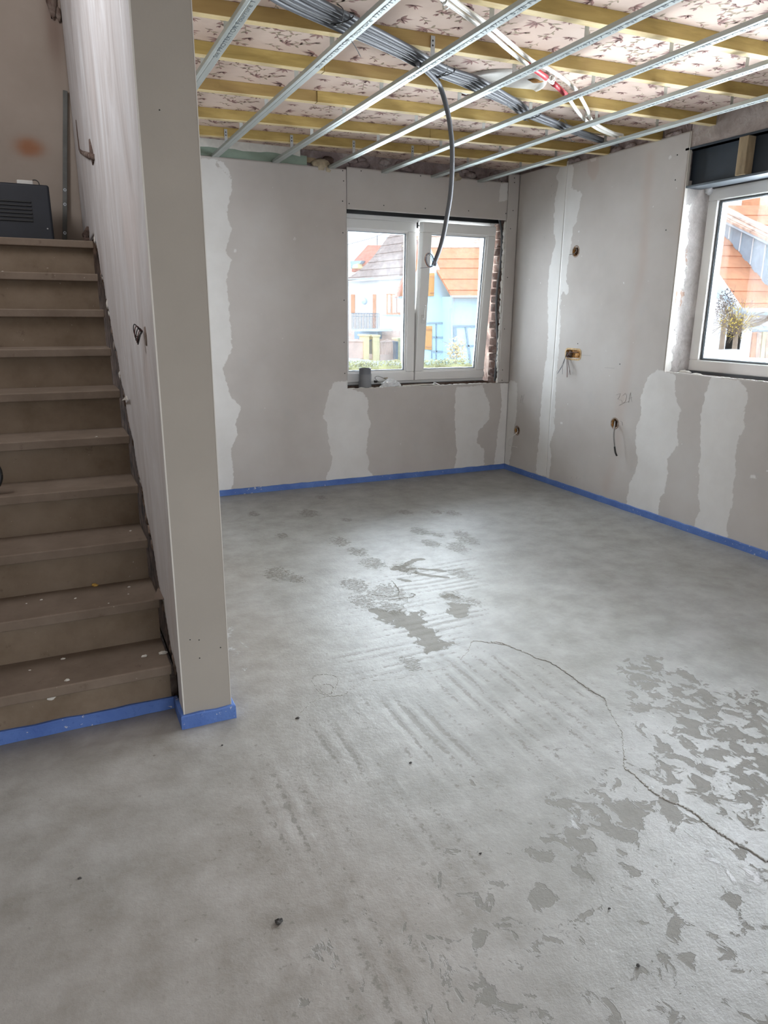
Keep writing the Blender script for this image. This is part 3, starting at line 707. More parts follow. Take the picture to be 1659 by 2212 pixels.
# pencil notes
def stroke(name, paths, parent, ax=0, off=-.0006, r=.0007):
    mb = MB()
    for p in paths: mb.tube([at(q, ax, off) for q in p], r, 4)
    return mb.build(name, M['pencil'], parent)
stroke('pencil_note', [crop(3.881, 1080, 330, p) for p in ([(975,2030),(1010,2018),(1000,2050),(985,2065),(1020,2075),(1025,2105),(1000,2118)], [(1030,2035),(1050,2015),(1062,2040),(1050,2085),(1032,2100),(1080,2085)],
    [(1080,2095),(1088,2030),(1095,2010),(1100,2060),(1106,2090)], [(1078,2060),(1108,2050)])], q1)
stroke('pencil_note', [crop(2.77, 1060, 780, p) for p in ([(178,250),(186,205),(194,228),(180,235)], [(200,200),(188,250),(203,256)])], q2)
stroke('pencil_note', [crop(3.881, 1080, 330, p) for p in ([(680,1697),(760,1700)], [(878,1800),(960,1808)], [(430,285),(436,268)], [(445,345),(462,330)], [(428,375),(432,355)], [(368,700),(376,718)])], q2)
stroke('pencil_note', [crop(2.77, 1060, 780, p) for p in ([(478,706),(488,690)], [(510,706),(518,690)], [(534,708),(536,700)], [(776,360),(786,365),(788,385)])], q1)
# render lumps along the broken upper edge of the right wall
for k in range(14):
    y = -.1 - 1.6*rnd.random(); MB().blob((.012, y, 2.505 - .014*abs(y)), .020 + .012*rnd.random(), 500 + k, (.35, 1.8, .8), 8, 5).build('render_lump', M['masonry'], wall_right, True)
# left reveal of the second window
white_poly = []
RVX = lambda px: (at(px, 1, W2Y).x, at(px, 1, W2Y).z)
rc = lambda p: [RVX(q) for q in crop(3.627, 1400, 250, p)]
wpolys = [rc([(268,740),(300,690),(340,690),(325,760),(320,850),(318,990),(290,1090),(285,1150),(300,1190),(285,1300),(285,1345),(210,1360),(200,1330)]), rc([(160,1620),(205,1640),(225,1700),(215,1770),(190,1820),(185,1900),(175,2010),(110,2010),(120,1900)])]
rawp = [rc([(205,1350),(235,1380),(210,1500),(180,1620),(165,1600)]), rc([(285,560),(300,560),(290,720),(275,730)]), rc([(255,1370),(275,1380),(262,1490),(248,1490)]), rc([(290,1040),(320,1030),(300,1180),(285,1120)])]
rev2 = grid_mesh('reveal_plaster', M['reveal'], 1, W2Y, .002, .30, W2B - .03, 2.2, .008, .02, {'white': mk_fill(wpolys), 'raw': mk_fill(rawp)}, wall_right,
    height=lambda u, v: (fbm(u*14, v*14, 4) - .5)*.012 + (fbm(u*45, v*45, 3) - .5)*.003)
# sill bed
MB().box((.018, W2E, W2B - .04), (.42, W2Y, W2B - .012)).build('sill_bed', M['masonry'], wall_right)
mb = MB()
for k in range(60):
    y = W2Y - .01 - 1.2*rnd.random(); mb.blob((.004 + .008*rnd.random(), y, W2B), .004 + .004*rnd.random(), 600 + k, (1, 3, .5), 6, 4)
mb.build('ragged_plaster_edge', M['white_filler'], wall_right, True)
MB().blob((.12, -1.86, W2B - .004), .03, 71, (1.2, 1.6, .5), 8, 5).blob((.10, -1.98, W2B - .008), .022, 72, (1, 2, .4), 8, 5).build('mortar_lump', M['white_filler'], wall_right, True)
# steel lintel
ib = empty('steel_lintel_beam', (.1, -2.6, 2.165)); tag(ib, 'dark anthracite steel I-beam spanning over the right-hand window', 'beam')
def loc(o, par): o.matrix_parent_inverse = Matrix.Translation(-par.location); return o
loc(MB().box((.055, W2E, 2.165), (.068, W2Y + .03, 2.385)).build('web', M['ibeam'], ib), ib)
loc(MB().box((.003, W2E, 2.153), (.135, W2Y + .0, 2.166)).build('lower_flange', M['flange'], ib, False, .002), ib)
loc(MB().box((.0, W2E, 2.372), (.135, W2Y + .03, 2.385)).build('upper_flange', M['ibeam'], ib), ib)
po = MB().box((-.012, -2.232, 2.167), (.05, -2.168, 2.371)).build('timber_spacer_post', M['post_wood'], None, False, .004)
tag(po, 'short rough wooden post wedged in the web of the steel lintel beam', 'post')

# ------------------------------------------------------------------ window 2
win2 = empty('window_2', (0, 0, 0)); tag(win2, 'large white PVC window in the right wall, cut by the photo edge', kind='structure')
def ringx(mb, y0, y1, z0, z1, w, x0, x1):
    for a, b, c, d in ((y0, y1, z0, z0 + w), (y0, y1, z1 - w, z1), (y0, y0 + w, z0 + w, z1 - w), (y1 - w, y1, z0 + w, z1 - w)): mb.box((x0, a, c), (x1, b, d))
    return mb
ya, yb, za, zb = W2E + .02, -1.808, 1.026, 2.160
ringx(MB(), ya, yb, za, zb, .072, .20, .275).build('window_frame', M['pvc'], win2, False, .006)
ringx(MB(), ya + .06, yb - .06, za + .06, zb - .06, .012, .214, .222).build('glazing_bead', M['pvc'], win2, False, .002)
ringx(MB(), ya + .074, yb - .074, za + .074, zb - .074, .007, .222, .227).build('gasket', M['seal'], win2)
ringx(MB(), ya + .076, yb - .076, za + .076, zb - .076, .012, .232, .244).build('spacer_bar', M['alu_spacer'], win2)
ringx(MB(), ya + .072, yb - .072, za + .072, zb - .072, .008, .247, .253).build('gasket', M['seal'], win2)
for x in (.228, .245): MB().box((x, ya + .07, za + .07), (x + .002, yb - .07, zb - .07)).build('pane', M['glass'], win2)
MB().box((.19, ya, 1.000), (.29, yb, 1.027)).build('sub_sill', M['seal'], win2)
MB().blob((.19, -1.815, 2.150), .028, 33, (1, 1.1, .9), 9, 6).build('foam_blob', M['bag'], win2, True)
MB().box((.185, W2E, 2.158), (.30, W2Y, 2.20)).build('shutter_slot', M['black_plastic'], win2)

# ------------------------------------------------------------------ stair partition
YS, ZS, GO, RI, NS = -3.0293, .1836, .2064, .1724, 10
part = MB().box((KX + .016, KY + .013, 0), (KX2 - .013, -.10, 5.0)).build('wall_stair', M['broken_dark'])
tag(part, 'narrow partition between the stairs and the room with a plain boarded end', kind='structure')
slope = RI/GO
def keep_st(u, v):
    line = ZS + (u - YS)*slope - .02 + (fbm(u*13, v*.3 + 2, 3) - .5)*.06 - .035*np.abs(np.sin((u - YS)/GO*math.pi))
    return v > np.where(u < YS - .03, -1, np.minimum(line, 1.735 + .05 + 9*np.maximum(0, u + 1.15)*0))
sf = grid_mesh('stair_side_board', M['skim'], 0, KX, KY + .001, -.12, 0, 5.0, .016, .012, {}, part, keep=keep_st,
     height=lambda u, v: (fbm(u*9, v*2, 4) - .5)*.006*sstep(KY + .05, KY + .4, u))
MB().box((KX + .0005, KY, 0), (KX2, KY + .0125, 5.0)).build('end_board', M['pier_board'], part)
MB().box((KX2 - .013, KY + .013, 0), (KX2, .012, 2.52)).build('room_side_board', M['pier_board'], part)
MB().box((KX - .0012, KY - .0006, .05), (KX + .0032, KY + .006, 5.0)).build('corner_bead', M['bead'], part)
MB().box((KX2 - .0015, KY - .0008, .05), (KX2 + .001, KY + .004, 5.0)).build('corner_bead', M['bead'], part)
for px in ((1243/3.607, 857/3.607),): screw(at(px, 1, KY - .0004), (0, -1, 0), part, .45)
for q in crop(3.19, 0, 1000, [(1310,1218),(1372,1220),(1520,1272),(1376,1345)]): screw(at(q, 1, KY - .0003), (0, -1, 0), part, .5)
# chased groove, hole and slot: raised tubes with the recess shade in their colour
gz = [at(q, 0, KX - .001) for q in crop(3.607, 0, 0, [(592,935),(605,1060),(620,1165),(640,1190),(690,1212),(735,1225)])]
MB().tube(gz, [.003, .004, .006, .011, .016, .014], 6).build('chased_groove', M['masonry_dark'], part, True)
gz = [at(q, 0, KX - .001) for q in crop(3.607, 0, 0, [(700,1090),(712,1150),(722,1200),(728,1250),(722,1285)])]
MB().tube(gz, [.006, .010, .014, .010, .002], 6).build('chased_groove', M['masonry_dark'], part, True)
gz = [at(q, 0, KX - .001) for q in crop(4.1475, 0, 480, [(795,65),(790,110),(800,170)])]
MB().tube(gz, [.02, .035, .03], 6).build('broken_hole', M['masonry_dark'], part, True)
gz = [at(q, 0, KX - .001) for q in crop(4.1475, 0, 480, [(1300,940),(1312,1020),(1316,1105)])]
MB().tube(gz, [.004, .006, .004], 6).build('cable_slot', M['masonry_dark'], part, True)
# broken plaster hanging along the stair edge
rnd = random.Random(21)
for i in range(NS):
    y0 = YS + i*GO; z0 = ZS + i*RI
    for k in range(5):
        f = rnd.random(); y = y0 + .02 + f*GO*.9; z = z0 - .03 + f*RI*.8 + rnd.uniform(-.05, .0)
        MB().blob((KX + .006, y, z), .008 + .009*rnd.random(), 700 + i*10 + k, (.6, 1, 1.5), 7, 5).build('broken_plaster', M['crumb'] if rnd.random() < .15 else M['broken'], part, True)

# ------------------------------------------------------------------ staircase
stair = empty('staircase', (-4.1, -3.0, 0)); tag(stair, 'worn brown stone staircase of ten steps rising behind the partition', 'staircase')
X0, X1 = -4.975, KX - .012
rnd = random.Random(4)
for i in range(NS):
    y0 = YS + i*GO; z0 = ZS + i*RI; e = X1 - rnd.uniform(0, .012)
    loc(MB().box((X0, y0, z0 - .037), (e, y0 + GO + .05 if i < NS-1 else -.12, z0)).build('tread', M['tread'], stair, False, .005, 3), stair)
    zb_ = 0 if i == 0 else z0 - RI
    loc(MB().box((X0, y0 + .034, zb_), (e - .004, y0 + .085, z0 - .0365)).build('riser', M['riser'], stair), stair)
loc(MB().box((X0, YS + .08, 0), (KX + .01, -.12, .10)).build('stair_base', M['masonry_dark'], stair), stair)
MB()
# landing and stairwell walls
lw = MB().box((-5.05, -3.0, 0), (-4.98, -.10, 5.0)).build('wall_stairwell_left', M['farwall']); tag(lw, 'far side wall of the stairwell', kind='structure')
def a_rust(u, v):
    c = at((62, 318), 1, -.12); d = np.exp(-(((u - c.x)/.085)**2 + ((v - c.z)/.055)**2)); return np.clip(d*(.7 + .7*fbm(u*9, v*9, 3)), 0, 1)
def a_dark_band(u, v):
    c = at((118, 60), 1, -.12); return np.clip(np.exp(-(((u - c.x)/.06)**2 + ((v - c.z)/.28)**2))*(.5 + .8*fbm(u*8, v*4, 3)), 0, 1)  # darker upright band near the landing corner
fw = grid_mesh('wall_landing', M['farwall'], 1, -.12, -5.0, KX + .02, 1.5, 5.0, .03, .1, {'rust': a_rust, 'dark_band': a_dark_band}); tag(fw, 'beige landing wall with a rust stain at the head of the stairs', kind='structure')
up = MB().box((-5.05, -3.06, ZC), (KX, -3.0, 5.0)).build('wall_stairwell_header', M['farwall']); tag(up, 'upper wall of the stairwell', kind='structure')
uc = MB().box((-5.05, -3.06, 5.0), (KX2, -.02, 5.06)).build('ceiling_stairwell', M['farwall']); tag(uc, 'ceiling above the stairwell', kind='structure')
mb = MB(); c = at((112, 5), 1, -.13); mb.blob(c, .05, 91, (.6, .25, 1.6), 8, 6).blob(c + Vector((.03, 0, -.06)), .025, 92, (.6, .3, 1.5), 8, 5).build('broken_hole', M['masonry_dark'], fw, True)
ZL = ZS + 9*RI
# louvred case on the landing
pr = at((105, 400), 1, -.62); pb = at((0, 380), 1, -.62)
cs = empty('louvred_metal_case', (pr.x - .35, -.45, ZL)); tag(cs, 'dark blue-black louvred metal case standing on the landing at the stair head', 'case')
ctop = pr.z + .0
loc(MB().box((pr.x - .72, -.62, ZL), (pr.x, -.30, ctop)).build('body', M['case'], cs, False, .012, 3), cs)
for k in range(6):
    z = ctop - .10 - k*.020; loc(MB().box((pr.x - .60, -.628, z), (pr.x - .10, -.618, z + .009)).build('louvre', M['black_plastic'], cs, False, .002), cs)
for dx, dz in ((-.030, .10), (-.035, .035), (-.33, .035)):
    mx = Matrix.Translation((pr.x + dx, -.621, ZL + dz)) @ Matrix.Rotation(R(90), 4, 'X'); loc(MB().lathe([(.0001, .002), (.004, .0015), (.005, 0)], 8, mx).build('screw', M['steel_dull'], cs), cs)
c = at((55, 376), 1, -.45); bx = MB().box((c.x - .05, -.50, ctop), (c.x + .035, -.42, ctop + .036)).build('white_block', M['white_filler'], None, False, .006); tag(bx, 'small pale block lying on top of the dark louvred case', 'block')
c = at((84, 385), 1, -.60); hk = MB().tube(arc_pts([(c.x, -.60, ctop - .02), (c.x - .004, -.60, ctop + .012), (c.x - .018, -.60, ctop + .024), (c.x - .034, -.60, ctop + .023)], 5), .0032, 6).build('wire_hook', M['cable_black'], None, True); tag(hk, 'bent dark wire hook at the top corner of the louvred case', 'hook')
# galvanised bar leaning in the corner
a = at((136, 512), 1, -.155); b = at((141, 195), 1, -.145); br = empty('perforated_metal_bar', (a.x, -.155, ZL)); tag(br, 'dull perforated metal bar leaning upright in the landing corner', 'bar')
loc(MB().bar((a.x, -.16, ZL + .0), (b.x, -.135, b.z), .026, .012, (0, -1, 0)).build('rail', M['bar_grey'], br, False, .002), br)
for t_ in (.13, .31, .40):
    p = Vector((a.x, -.16, ZL)).lerp(Vector((b.x, -.135, b.z)), t_) + Vector((0, -.0065, 0)); mx = Matrix.Translation(p) @ Matrix.Rotation(R(90), 4, 'X')
    loc(MB().lathe([(.004, 0), (.005, .0015), (.009, .0012), (.010, 0)], 12, mx).build('hole_rim', M['alu_spacer'], br), br)
# black coil peeping in at the left edge
c = at((-14, 1032), 1, -2.62); ct = MB(); ring_ = [(c.x + .055*math.cos(t_), -2.60 + .01*math.sin(t_*2), ZS + 3*RI + -.10 + .0 + .075 + .072*math.sin(t_)) for t_ in [2*math.pi*k/24 for k in range(25)]]
# ------------------------------------------------------------------ blue perimeter foam strips
def strip(name, pts, label, h=.047, th=.009, seed=0, h_fn=None):
    """continuous foam edging along a floor line; pts in plan, thickness to the left of the walking direction"""
    rnd = random.Random(seed); fine = []
    for i in range(len(pts) - 1):
        a = Vector(pts[i]).to_3d(); b = Vector(pts[i+1]).to_3d(); n = max(2, int((b - a).length/.05))
        fine += [a.lerp(b, k/n) for k in range(n)]
    fine.append(Vector(pts[-1]).to_3d()); m = len(fine); vs = []; fs = []
    for i, p in enumerate(fine):
        t0 = (fine[i] - fine[max(i-1, 0)]); t1 = (fine[min(i+1, m-1)] - fine[i])
        n0 = Vector((-t0.y, t0.x, 0)); n1 = Vector((-t1.y, t1.x, 0))
        if n0.length < 1e-9: n0 = n1
        if n1.length < 1e-9: n1 = n0
        n0.normalize(); n1.normalize(); nn = (n0 + n1); nn.normalize(); nn = nn/max(.5, nn.dot(n0))
        w = th*(1 + rnd.uniform(-.12, .2)); hh = h*(1 + rnd.uniform(-.05, .05))
        vs += [p - nn*.0004, p + nn*w, p + nn*(w - .0005) + Vector((0, 0, hh*.93)), p + nn*w*.75 + Vector((0, 0, hh)), p - nn*.0004 + Vector((0, 0, hh))]
    for i in range(m - 1):
        for k in range(5): fs.append((i*5 + k, i*5 + (k+1) % 5, (i+1)*5 + (k+1) % 5, (i+1)*5 + k))
    fs += [(0, 1, 2, 3, 4), tuple((m-1)*5 + k for k in (4, 3, 2, 1, 0))]
    o = MB().add(vs, fs).build(name, M['foam']); return tag(o, label, kind='structure')
strip('baseboard_back', [(-.001, -.0005), (KX2 + .0, -.0005)], 'blue foam edging strip along the foot of the back wall', .046, .010, 1)
strip('baseboard_right', [(-.0005, -8.0), (-.0005, -.011)], 'blue foam edging strip along the foot of the right wall', .046, .010, 2)
strip('baseboard_pier', [(KX2 + .0005, -.011), (KX2 + .0005, KY - .0005), (KX - .0005, KY - .0005), (KX - .0005, YS + .022)], 'blue foam edging strip wrapped round the foot of the partition end', .050, .012, 3)
strip('baseboard_stair', [(KX - .0125, YS + .0335), (X0 - .6, YS + .0335)], 'blue foam edging strip along the foot of the bottom stair riser', .046, .011, 4)

# ------------------------------------------------------------------ ceiling and battens
ceil = MB().box((KX2 - .02, -3.0, ZC), (.42, .36, ZC + .05)).box((-5.6, -8.4, ZC), (.42, -3.0, ZC + .05)).build('ceiling', M['wallpaper'])
tag(ceil, 'old ceiling papered in pink-beige floral wallpaper', kind='structure')
# printed sprigs of the wallpaper: flat print, repeated on the paper's own grid
rnd = random.Random(12)
def leaf(mb, x, y, a, l, w, z=ZC - .0006):
    ca, sa = math.cos(a), math.sin(a); pts = [(0, 0), (l*.3, w*.5), (l*.65, w*.42), (l, 0), (l*.65, -w*.38), (l*.3, -w*.5)]
    mb.add([(x + ca*p - sa*q, y + sa*p + ca*q, z) for p, q in pts], [(0, 1, 2, 3, 4, 5)])
def stem(mb, pts, w, z=ZC - .0005):
    for (x0, y0), (x1, y1) in zip(pts[:-1], pts[1:]):
        d = Vector((y0 - y1, x1 - x0, 0)); d = d.normalized()*w/2 if d.length > 0 else d
        mb.add([(x0 + d.x, y0 + d.y, z), (x1 + d.x, y1 + d.y, z), (x1 - d.x, y1 - d.y, z), (x0 - d.x, y0 - d.y, z)], [(0, 1, 2, 3)])
motif = {'plum': MB(), 'olive': MB()}
def flower(x, y, r, a0, n=6):
    for k in range(n):
        a = a0 + (k - n/2)*.55 + rnd.uniform(-.2, .2); leaf(motif['plum'], x, y, a, r*rnd.uniform(.8, 1.45), r*rnd.uniform(.2, .36))
def sprig(x, y, a, n, l):
    pts = [(x, y)]
    for k in range(n):
        a += rnd.uniform(-.5, .5); x += math.cos(a)*l*.9; y += math.sin(a)*l*.9; pts.append((x, y))
        s_ = 1 if k % 2 else -1; leaf(motif['olive' if rnd.random() < .55 else 'plum'], x, y, a + s_*rnd.uniform(.5, 1.1), l*rnd.uniform(1.1, 1.7), l*.46)
    stem(motif['olive'], pts, .0032); leaf(motif['plum'], x, y, a, l*1.2, l*.5)
PX, PY = .377, .505
for (fx, fy, r, a0) in ((.06, .08, .040, .3), (.20, .12, .046, 2.2), (.31, .05, .030, 1.2), (.10, .30, .042, -.6), (.26, .36, .048, 2.8), (.33, .24, .026, .2), (.05, .44, .032, 1.7), (.19, .46, .028, -1.2), (.16, .21, .022, .9), (.02, .15, .02, 2.5), (.30, .32, .022, -1.8)):
    flower(fx, fy, r, a0)
for (fx, fy, a, n, l) in ((.06, .08, 1.0, 6, .024), (.20, .12, -.4, 5, .026), (.10, .30, .2, 6, .026), (.26, .36, 2.2, 6, .025), (.02, .20, .2, 4, .022), (.32, .16, 1.9, 4, .02), (.15, .40, .9, 4, .022), (.30, .44, -.3, 3, .02), (.22, .24, 3.3, 4, .02), (.34, .30, 1.4, 5, .018), (.13, .16, 2.6, 5, .018), (.02, .34, -.5, 5, .018), (.24, .43, 1.8, 4, .016), (.12, .02, .4, 4, .018)):
    sprig(fx, fy, a, n, l)
for key, mt in (('plum', 'print_plum'), ('olive', 'print_olive')):
    out = MB(); src = motif[key]
    for ix in range(-10, 2):
        for iy in range(-8, 1):
            ox = ix*PX - .1; oy = iy*PY + .02 + (PY/2 if ix % 2 else 0)
            if ox > .03 or ox < -3.5 or oy < -4.0: continue
            for f in src.f:
                q = [(src.v[j][0] + ox, src.v[j][1] + oy, src.v[j][2]) for j in f]
                if min(p[0] for p in q) > KX2 - .01 and max(p[0] for p in q) < .05: out.add(q, [tuple(range(len(q)))])
    o = out.build('wallpaper_print', M[mt], ceil); o['kind'] = 'stuff'
# plaster rose, chipped
rc_ = Vector((-1.47, -1.90, ZC)); mx = Matrix.Translation(rc_) @ Matrix.Rotation(R(180), 4, 'X')
rose = empty('ceiling_rose', rc_); tag(rose, 'chipped white plaster ceiling rose half hidden by the yellow battens', 'ceiling rose')
loc(MB().lathe([(.235, .001), (.23, .010), (.215, .016), (.20, .010), (.19, .008), (.10, .012), (.03, .014), (.0001, .014)], 40, mx).build('medallion', M['white_filler'], rose, True), rose)
for ang, rad, w in ((100, .215, .12), (60, .205, .05), (-55, .19, .07), (150, .2, .06)):
    p = rc_ + Vector((rad*math.cos(R(ang)), rad*math.sin(R(ang)), -.013)); loc(MB().blob(p, .03, int(ang) + 99, (w/.05, .8, .22), 9, 5).build('chip_scar', M['orange_foam'] if ang < 0 else M['wire_brown'], rose, True), rose)
loc(MB().lathe([(.0001, .018), (.012, .016), (.02, .012)], 5, Matrix.Translation(rc_ + Vector((-.01, -.09, 0))) @ Matrix.Rotation(R(180), 4, 'X')).build('hook_hole', M['hole'], rose), rose)
# battens: two pixels on each give the line of the lower front edge
ZB = 2.475; BW = .042
ORD = ['first', 'second', 'third', 'fourth', 'fifth', 'sixth', 'seventh', 'eighth']
bl = [((599,305),(1211,357)), ((599,268),(1305,332)), ((599,211),(1439,303)), ((599,140),(1552,271)), ((599,53),(1659,213)), ((1230,38),(1659,122))]
BAT = []
for a, b in bl:
    A = at(a, 2, ZB); B = at(b, 2, ZB); k = (B.y - A.y)/(B.x - A.x); BAT.append((A.y - k*A.x, k))      # y = c + k x
for c0 in (-3.42, -3.90, -4.4): BAT.append((c0, -.03))
joints = {0: [-1.13], 1: [-1.35], 2: [-2.28, -1.62], 3: [-2.42, -1.82], 4: [-1.73], 5: [], 6: [], 7: [], 8: []}
rnd = random.Random(31)
NUM = {0: 'nearest the back wall', 1: 'second from the back wall', 2: 'third from the back wall', 3: 'fourth from the back wall', 4: 'fifth from the back wall', 5: 'sixth from the back wall', 6: 'seventh from the back wall', 7: 'eighth from the back wall', 8: 'ninth from the back wall'}
for i, (c, k) in enumerate(BAT):
    x1 = .012 if i < 4 else .40
    xs = [KX2 + .004] + joints[i] + [x1]
    names = {1: [''], 2: ['stair-side length of the ', 'window-side length of the '], 3: ['stair-side length of the ', 'middle length of the ', 'window-side length of the ']}[len(xs) - 1]
    for j in range(len(xs) - 1):
        a, b = xs[j] + .0012, xs[j+1] - .0012; dz = rnd.uniform(-.002, .002) if j else 0; dy = rnd.uniform(-.004, .004) if j else 0
        ya_, yb_ = c + k*a + dy, c + k*b + dy
        e = empty('ceiling_batten', ((a + b)/2, (ya_ + yb_)/2, ZB)); tag(e, names[j] + 'yellow timber ceiling batten ' + NUM[i], 'batten', 'yellow timber battens under the papered ceiling')
        poly = [Vector((a, ya_, ZB + .0015 + dz)), Vector((b, yb_, ZB + .0015 + dz)), Vector((b, yb_ + BW, ZB + .0015 + dz)), Vector((a, ya_ + BW, ZB + .0015 + dz))]
        loc(MB().prism(poly, (0, 0, ZC - .001 - ZB - .0015 - dz)).build('timber', M['timber'], e), e)
        loc(MB().prism([p + Vector((0, 0, -.0015)) for p in poly], (0, 0, .0015)).build('pale_underside', M['timber_pale'], e), e)  # thin slab giving the underside a paler timber colour than the sides

# metal furring channels with printed text
CHX = [-2.972 + .43*i for i in range(7)]; CHX[1:] = [-2.5421 + .43*i for i in range(6)]
WCH = .047; CHN = ['first', 'second', 'third', 'fourth', 'fifth', 'sixth', 'seventh']
ste_y = [-2.02, -2.085, -2.124, -2.13, -2.15, -2.195, -2.3]
TXT = 'Ste PROTEKTOR Fourrure 17/47/17 5.38 NF CSTB KL22'
for i, x in enumerate(CHX):
    e = empty('furring_channel', (x, -2.0, ZCH)); tag(e, 'printed galvanised ceiling channel, ' + CHN[i] + ' counted from the stair partition', 'channel', 'galvanised channels hung under the battens')
    y0 = -5.2; y1 = -.002
    h = WCH/2; prof = [(-h, .017), (-h, .0015), (-h + .0015, 0), (-.010, 0), (-.008, .0011), (-.0045, .0011), (-.0025, 0), (h - .0015, 0), (h, .0015), (h, .017)]
    lip = [(-h, .017), (-h + .007, .0172)]; lip2 = [(h, .017), (h - .007, .0172)]
    vs = []; fs = []
    full = [(-h + .006, .0165)] + prof + [(h - .006, .0165)]
    inner = [(px + (.0008 if px < -.02 else -.0008 if px > .02 else 0), pz + .0008) for px, pz in full]
    loop = full + inner[::-1]; n_ = len(loop)
    for y in (y0, y1): vs += [(x + px, y, ZCH + pz) for px, pz in loop]
    for k in range(n_): fs.append((k, (k+1) % n_, n_ + (k+1) % n_, n_ + k))
    loc(MB().add(vs, fs).build('channel', M['steel'], e), e)
    Mx = Matrix.Translation((x + .010, ste_y[i], ZCH - .0003)) @ Matrix(((0, -1, 0, 0), (-1, 0, 0, 0), (0, 0, -1, 0), (0, 0, 0, 1)))
    t_ = text_mesh('printed_text', TXT, .027, M['ink'], Mx, e, length=1.24, depth=.0001, thin=-.0003); loc(t_, e); t_['kind'] = 'stuff'
# strap hangers where channels cross battens
rnd = random.Random(8)
HB = ['nearest the back wall', 'second from the back wall', 'third from the back wall', 'fourth from the back wall', 'fifth from the back wall', 'sixth from the back wall']
def hanger(x, y, ztop, front, lab):
    e = empty('strap_hanger', (x, y, ZCH)); tag(e, lab, 'hanger', 'strap hangers between battens and channels')
    loc(MB().box((x - .010, y - .0007, ZCH + .010), (x + .010, y + .0007, ztop)).build('strap', M['steel_dull'], e), e)
    loc(MB().box((x - .021, y - .012, ZCH + .003), (x + .021, y + .012, ZCH + .012)).build('clip', M['steel_dull'], e, False, .002), e)
    if front:
        for dz in (.018, .036):
            mx = Matrix.Translation((x, y - .0008, ztop - dz)) @ Matrix.Rotation(R(90), 4, 'X'); loc(MB().lathe([(.0001, .0006), (.0035, .0006), (.0042, 0)], 8, mx).build('screw_hole', M['screw'], e), e)
for i, (c, k) in enumerate(BAT[:6]):
    for j, x in enumerate(CHX):
        y = c + k*x; front = i == 0 or (i == 4 and j == 2)
        hanger(x, y - .0012 if front else y + BW + .0012, ZB + (.045 if front else .03), front, 'strap hanger where %s channel from the stairs meets %s batten from the back wall' % (CHN[j], ORD[i]))

# ------------------------------------------------------------------ conduits, pipes, ties
zc_ = 2.4535
cb = [(560,-50),(640,0),(740,48),(860,105),(945,150),(1020,178),(1100,218),(1145,247),(1230,280),(1300,305)]
rows = [(-.049, 0, .0108, 'conduit', 'outermost on the stair side of'), (-.0245, .002, .0108, 'conduit_light', 'second across'), (.0, -.001, .0108, 'conduit', 'middle one of'), (.0245, .002, .0108, 'conduit', 'fourth across'), (.049, .0, .0108, 'conduit', 'outermost on the window side of')]
rnd = random.Random(17); CP = []
for k, (off, dz, r_, mt, nm) in enumerate(rows):
    pts = []
    for q in cb:
        p = at(q, 2, zc_); pts.append(p)
    out = []
    for m_, p in enumerate(pts):
        t_ = (pts[min(m_+1, len(pts)-1)] - pts[max(m_-1, 0)]).normalized(); nrm = Vector((-t_.y, t_.x, 0))
        out.append(p - nrm*(off*(1.08 + .22*math.sin(m_*1.15 + .4))) + Vector((0, 0, dz)))
    if k in (0, 4): out = out[:7]; out[-1] = pts[6].lerp(pts[7], .12) - Vector((.87, .5, 0)).cross(Vector((0, 0, 1)))*off*-.6
    if k == 2: out.append(out[-1] + Vector((.22, .10, .02 - .0)))
    P_ = arc_pts(out, 7); CP.append(P_)
    o = MB().tube(P_, r_, 10).build('cable_conduit', M[mt], None, True)
    tag(o, 'grey plastic cable conduit, %s the bundle crossing the ceiling' % nm, 'conduit', 'grey conduits bundled under the battens')
hp = [(-2.16, -2.30, 2.428), (-2.07, -2.22, 2.427), (-1.99, -2.15, 2.422)] + [tuple(at(q, 1, -2.1)) for q in ((950,186),(962,222),(972,270),(977,330),(974,410),(966,465),(954,525),(937,573))]
hc = MB().tube(arc_pts(hp, 7), .0115, 12).build('hanging_conduit', M['conduit'], None, True); tag(hc, 'grey conduit dropping from the ceiling bundle in front of the back window', 'conduit')
e0 = Vector(hp[-1]); wc = empty('wire_coil', e0); tag(wc, 'coil of thin wires sprouting from the end of the hanging conduit', 'wire')
cc = at((928, 562), 1, -2.1); rnd = random.Random(3)
for k in range(5):
    r_ = .026 + .006*rnd.random(); pts = [e0]
    for t_ in range(0, 22): a_ = -1.2 + t_*.36; pts.append(cc + Vector((r_*.75*math.cos(a_) + rnd.gauss(0, .0006), (k - 2)*.004 + .01*math.sin(a_), r_*1.15*math.sin(a_))))
    loc(MB().tube(pts, .0011, 5).build('wire', M['wire_blue'] if k < 3 else (M['copper'] if k == 3 else M['cable_black']), wc, True), wc)
loc(MB().tube(arc_pts([e0, at((925, 577), 1, -2.1), at((908, 579), 1, -2.1)], 5), .0011, 5).build('wire', M['wire_blue'], wc, True), wc)
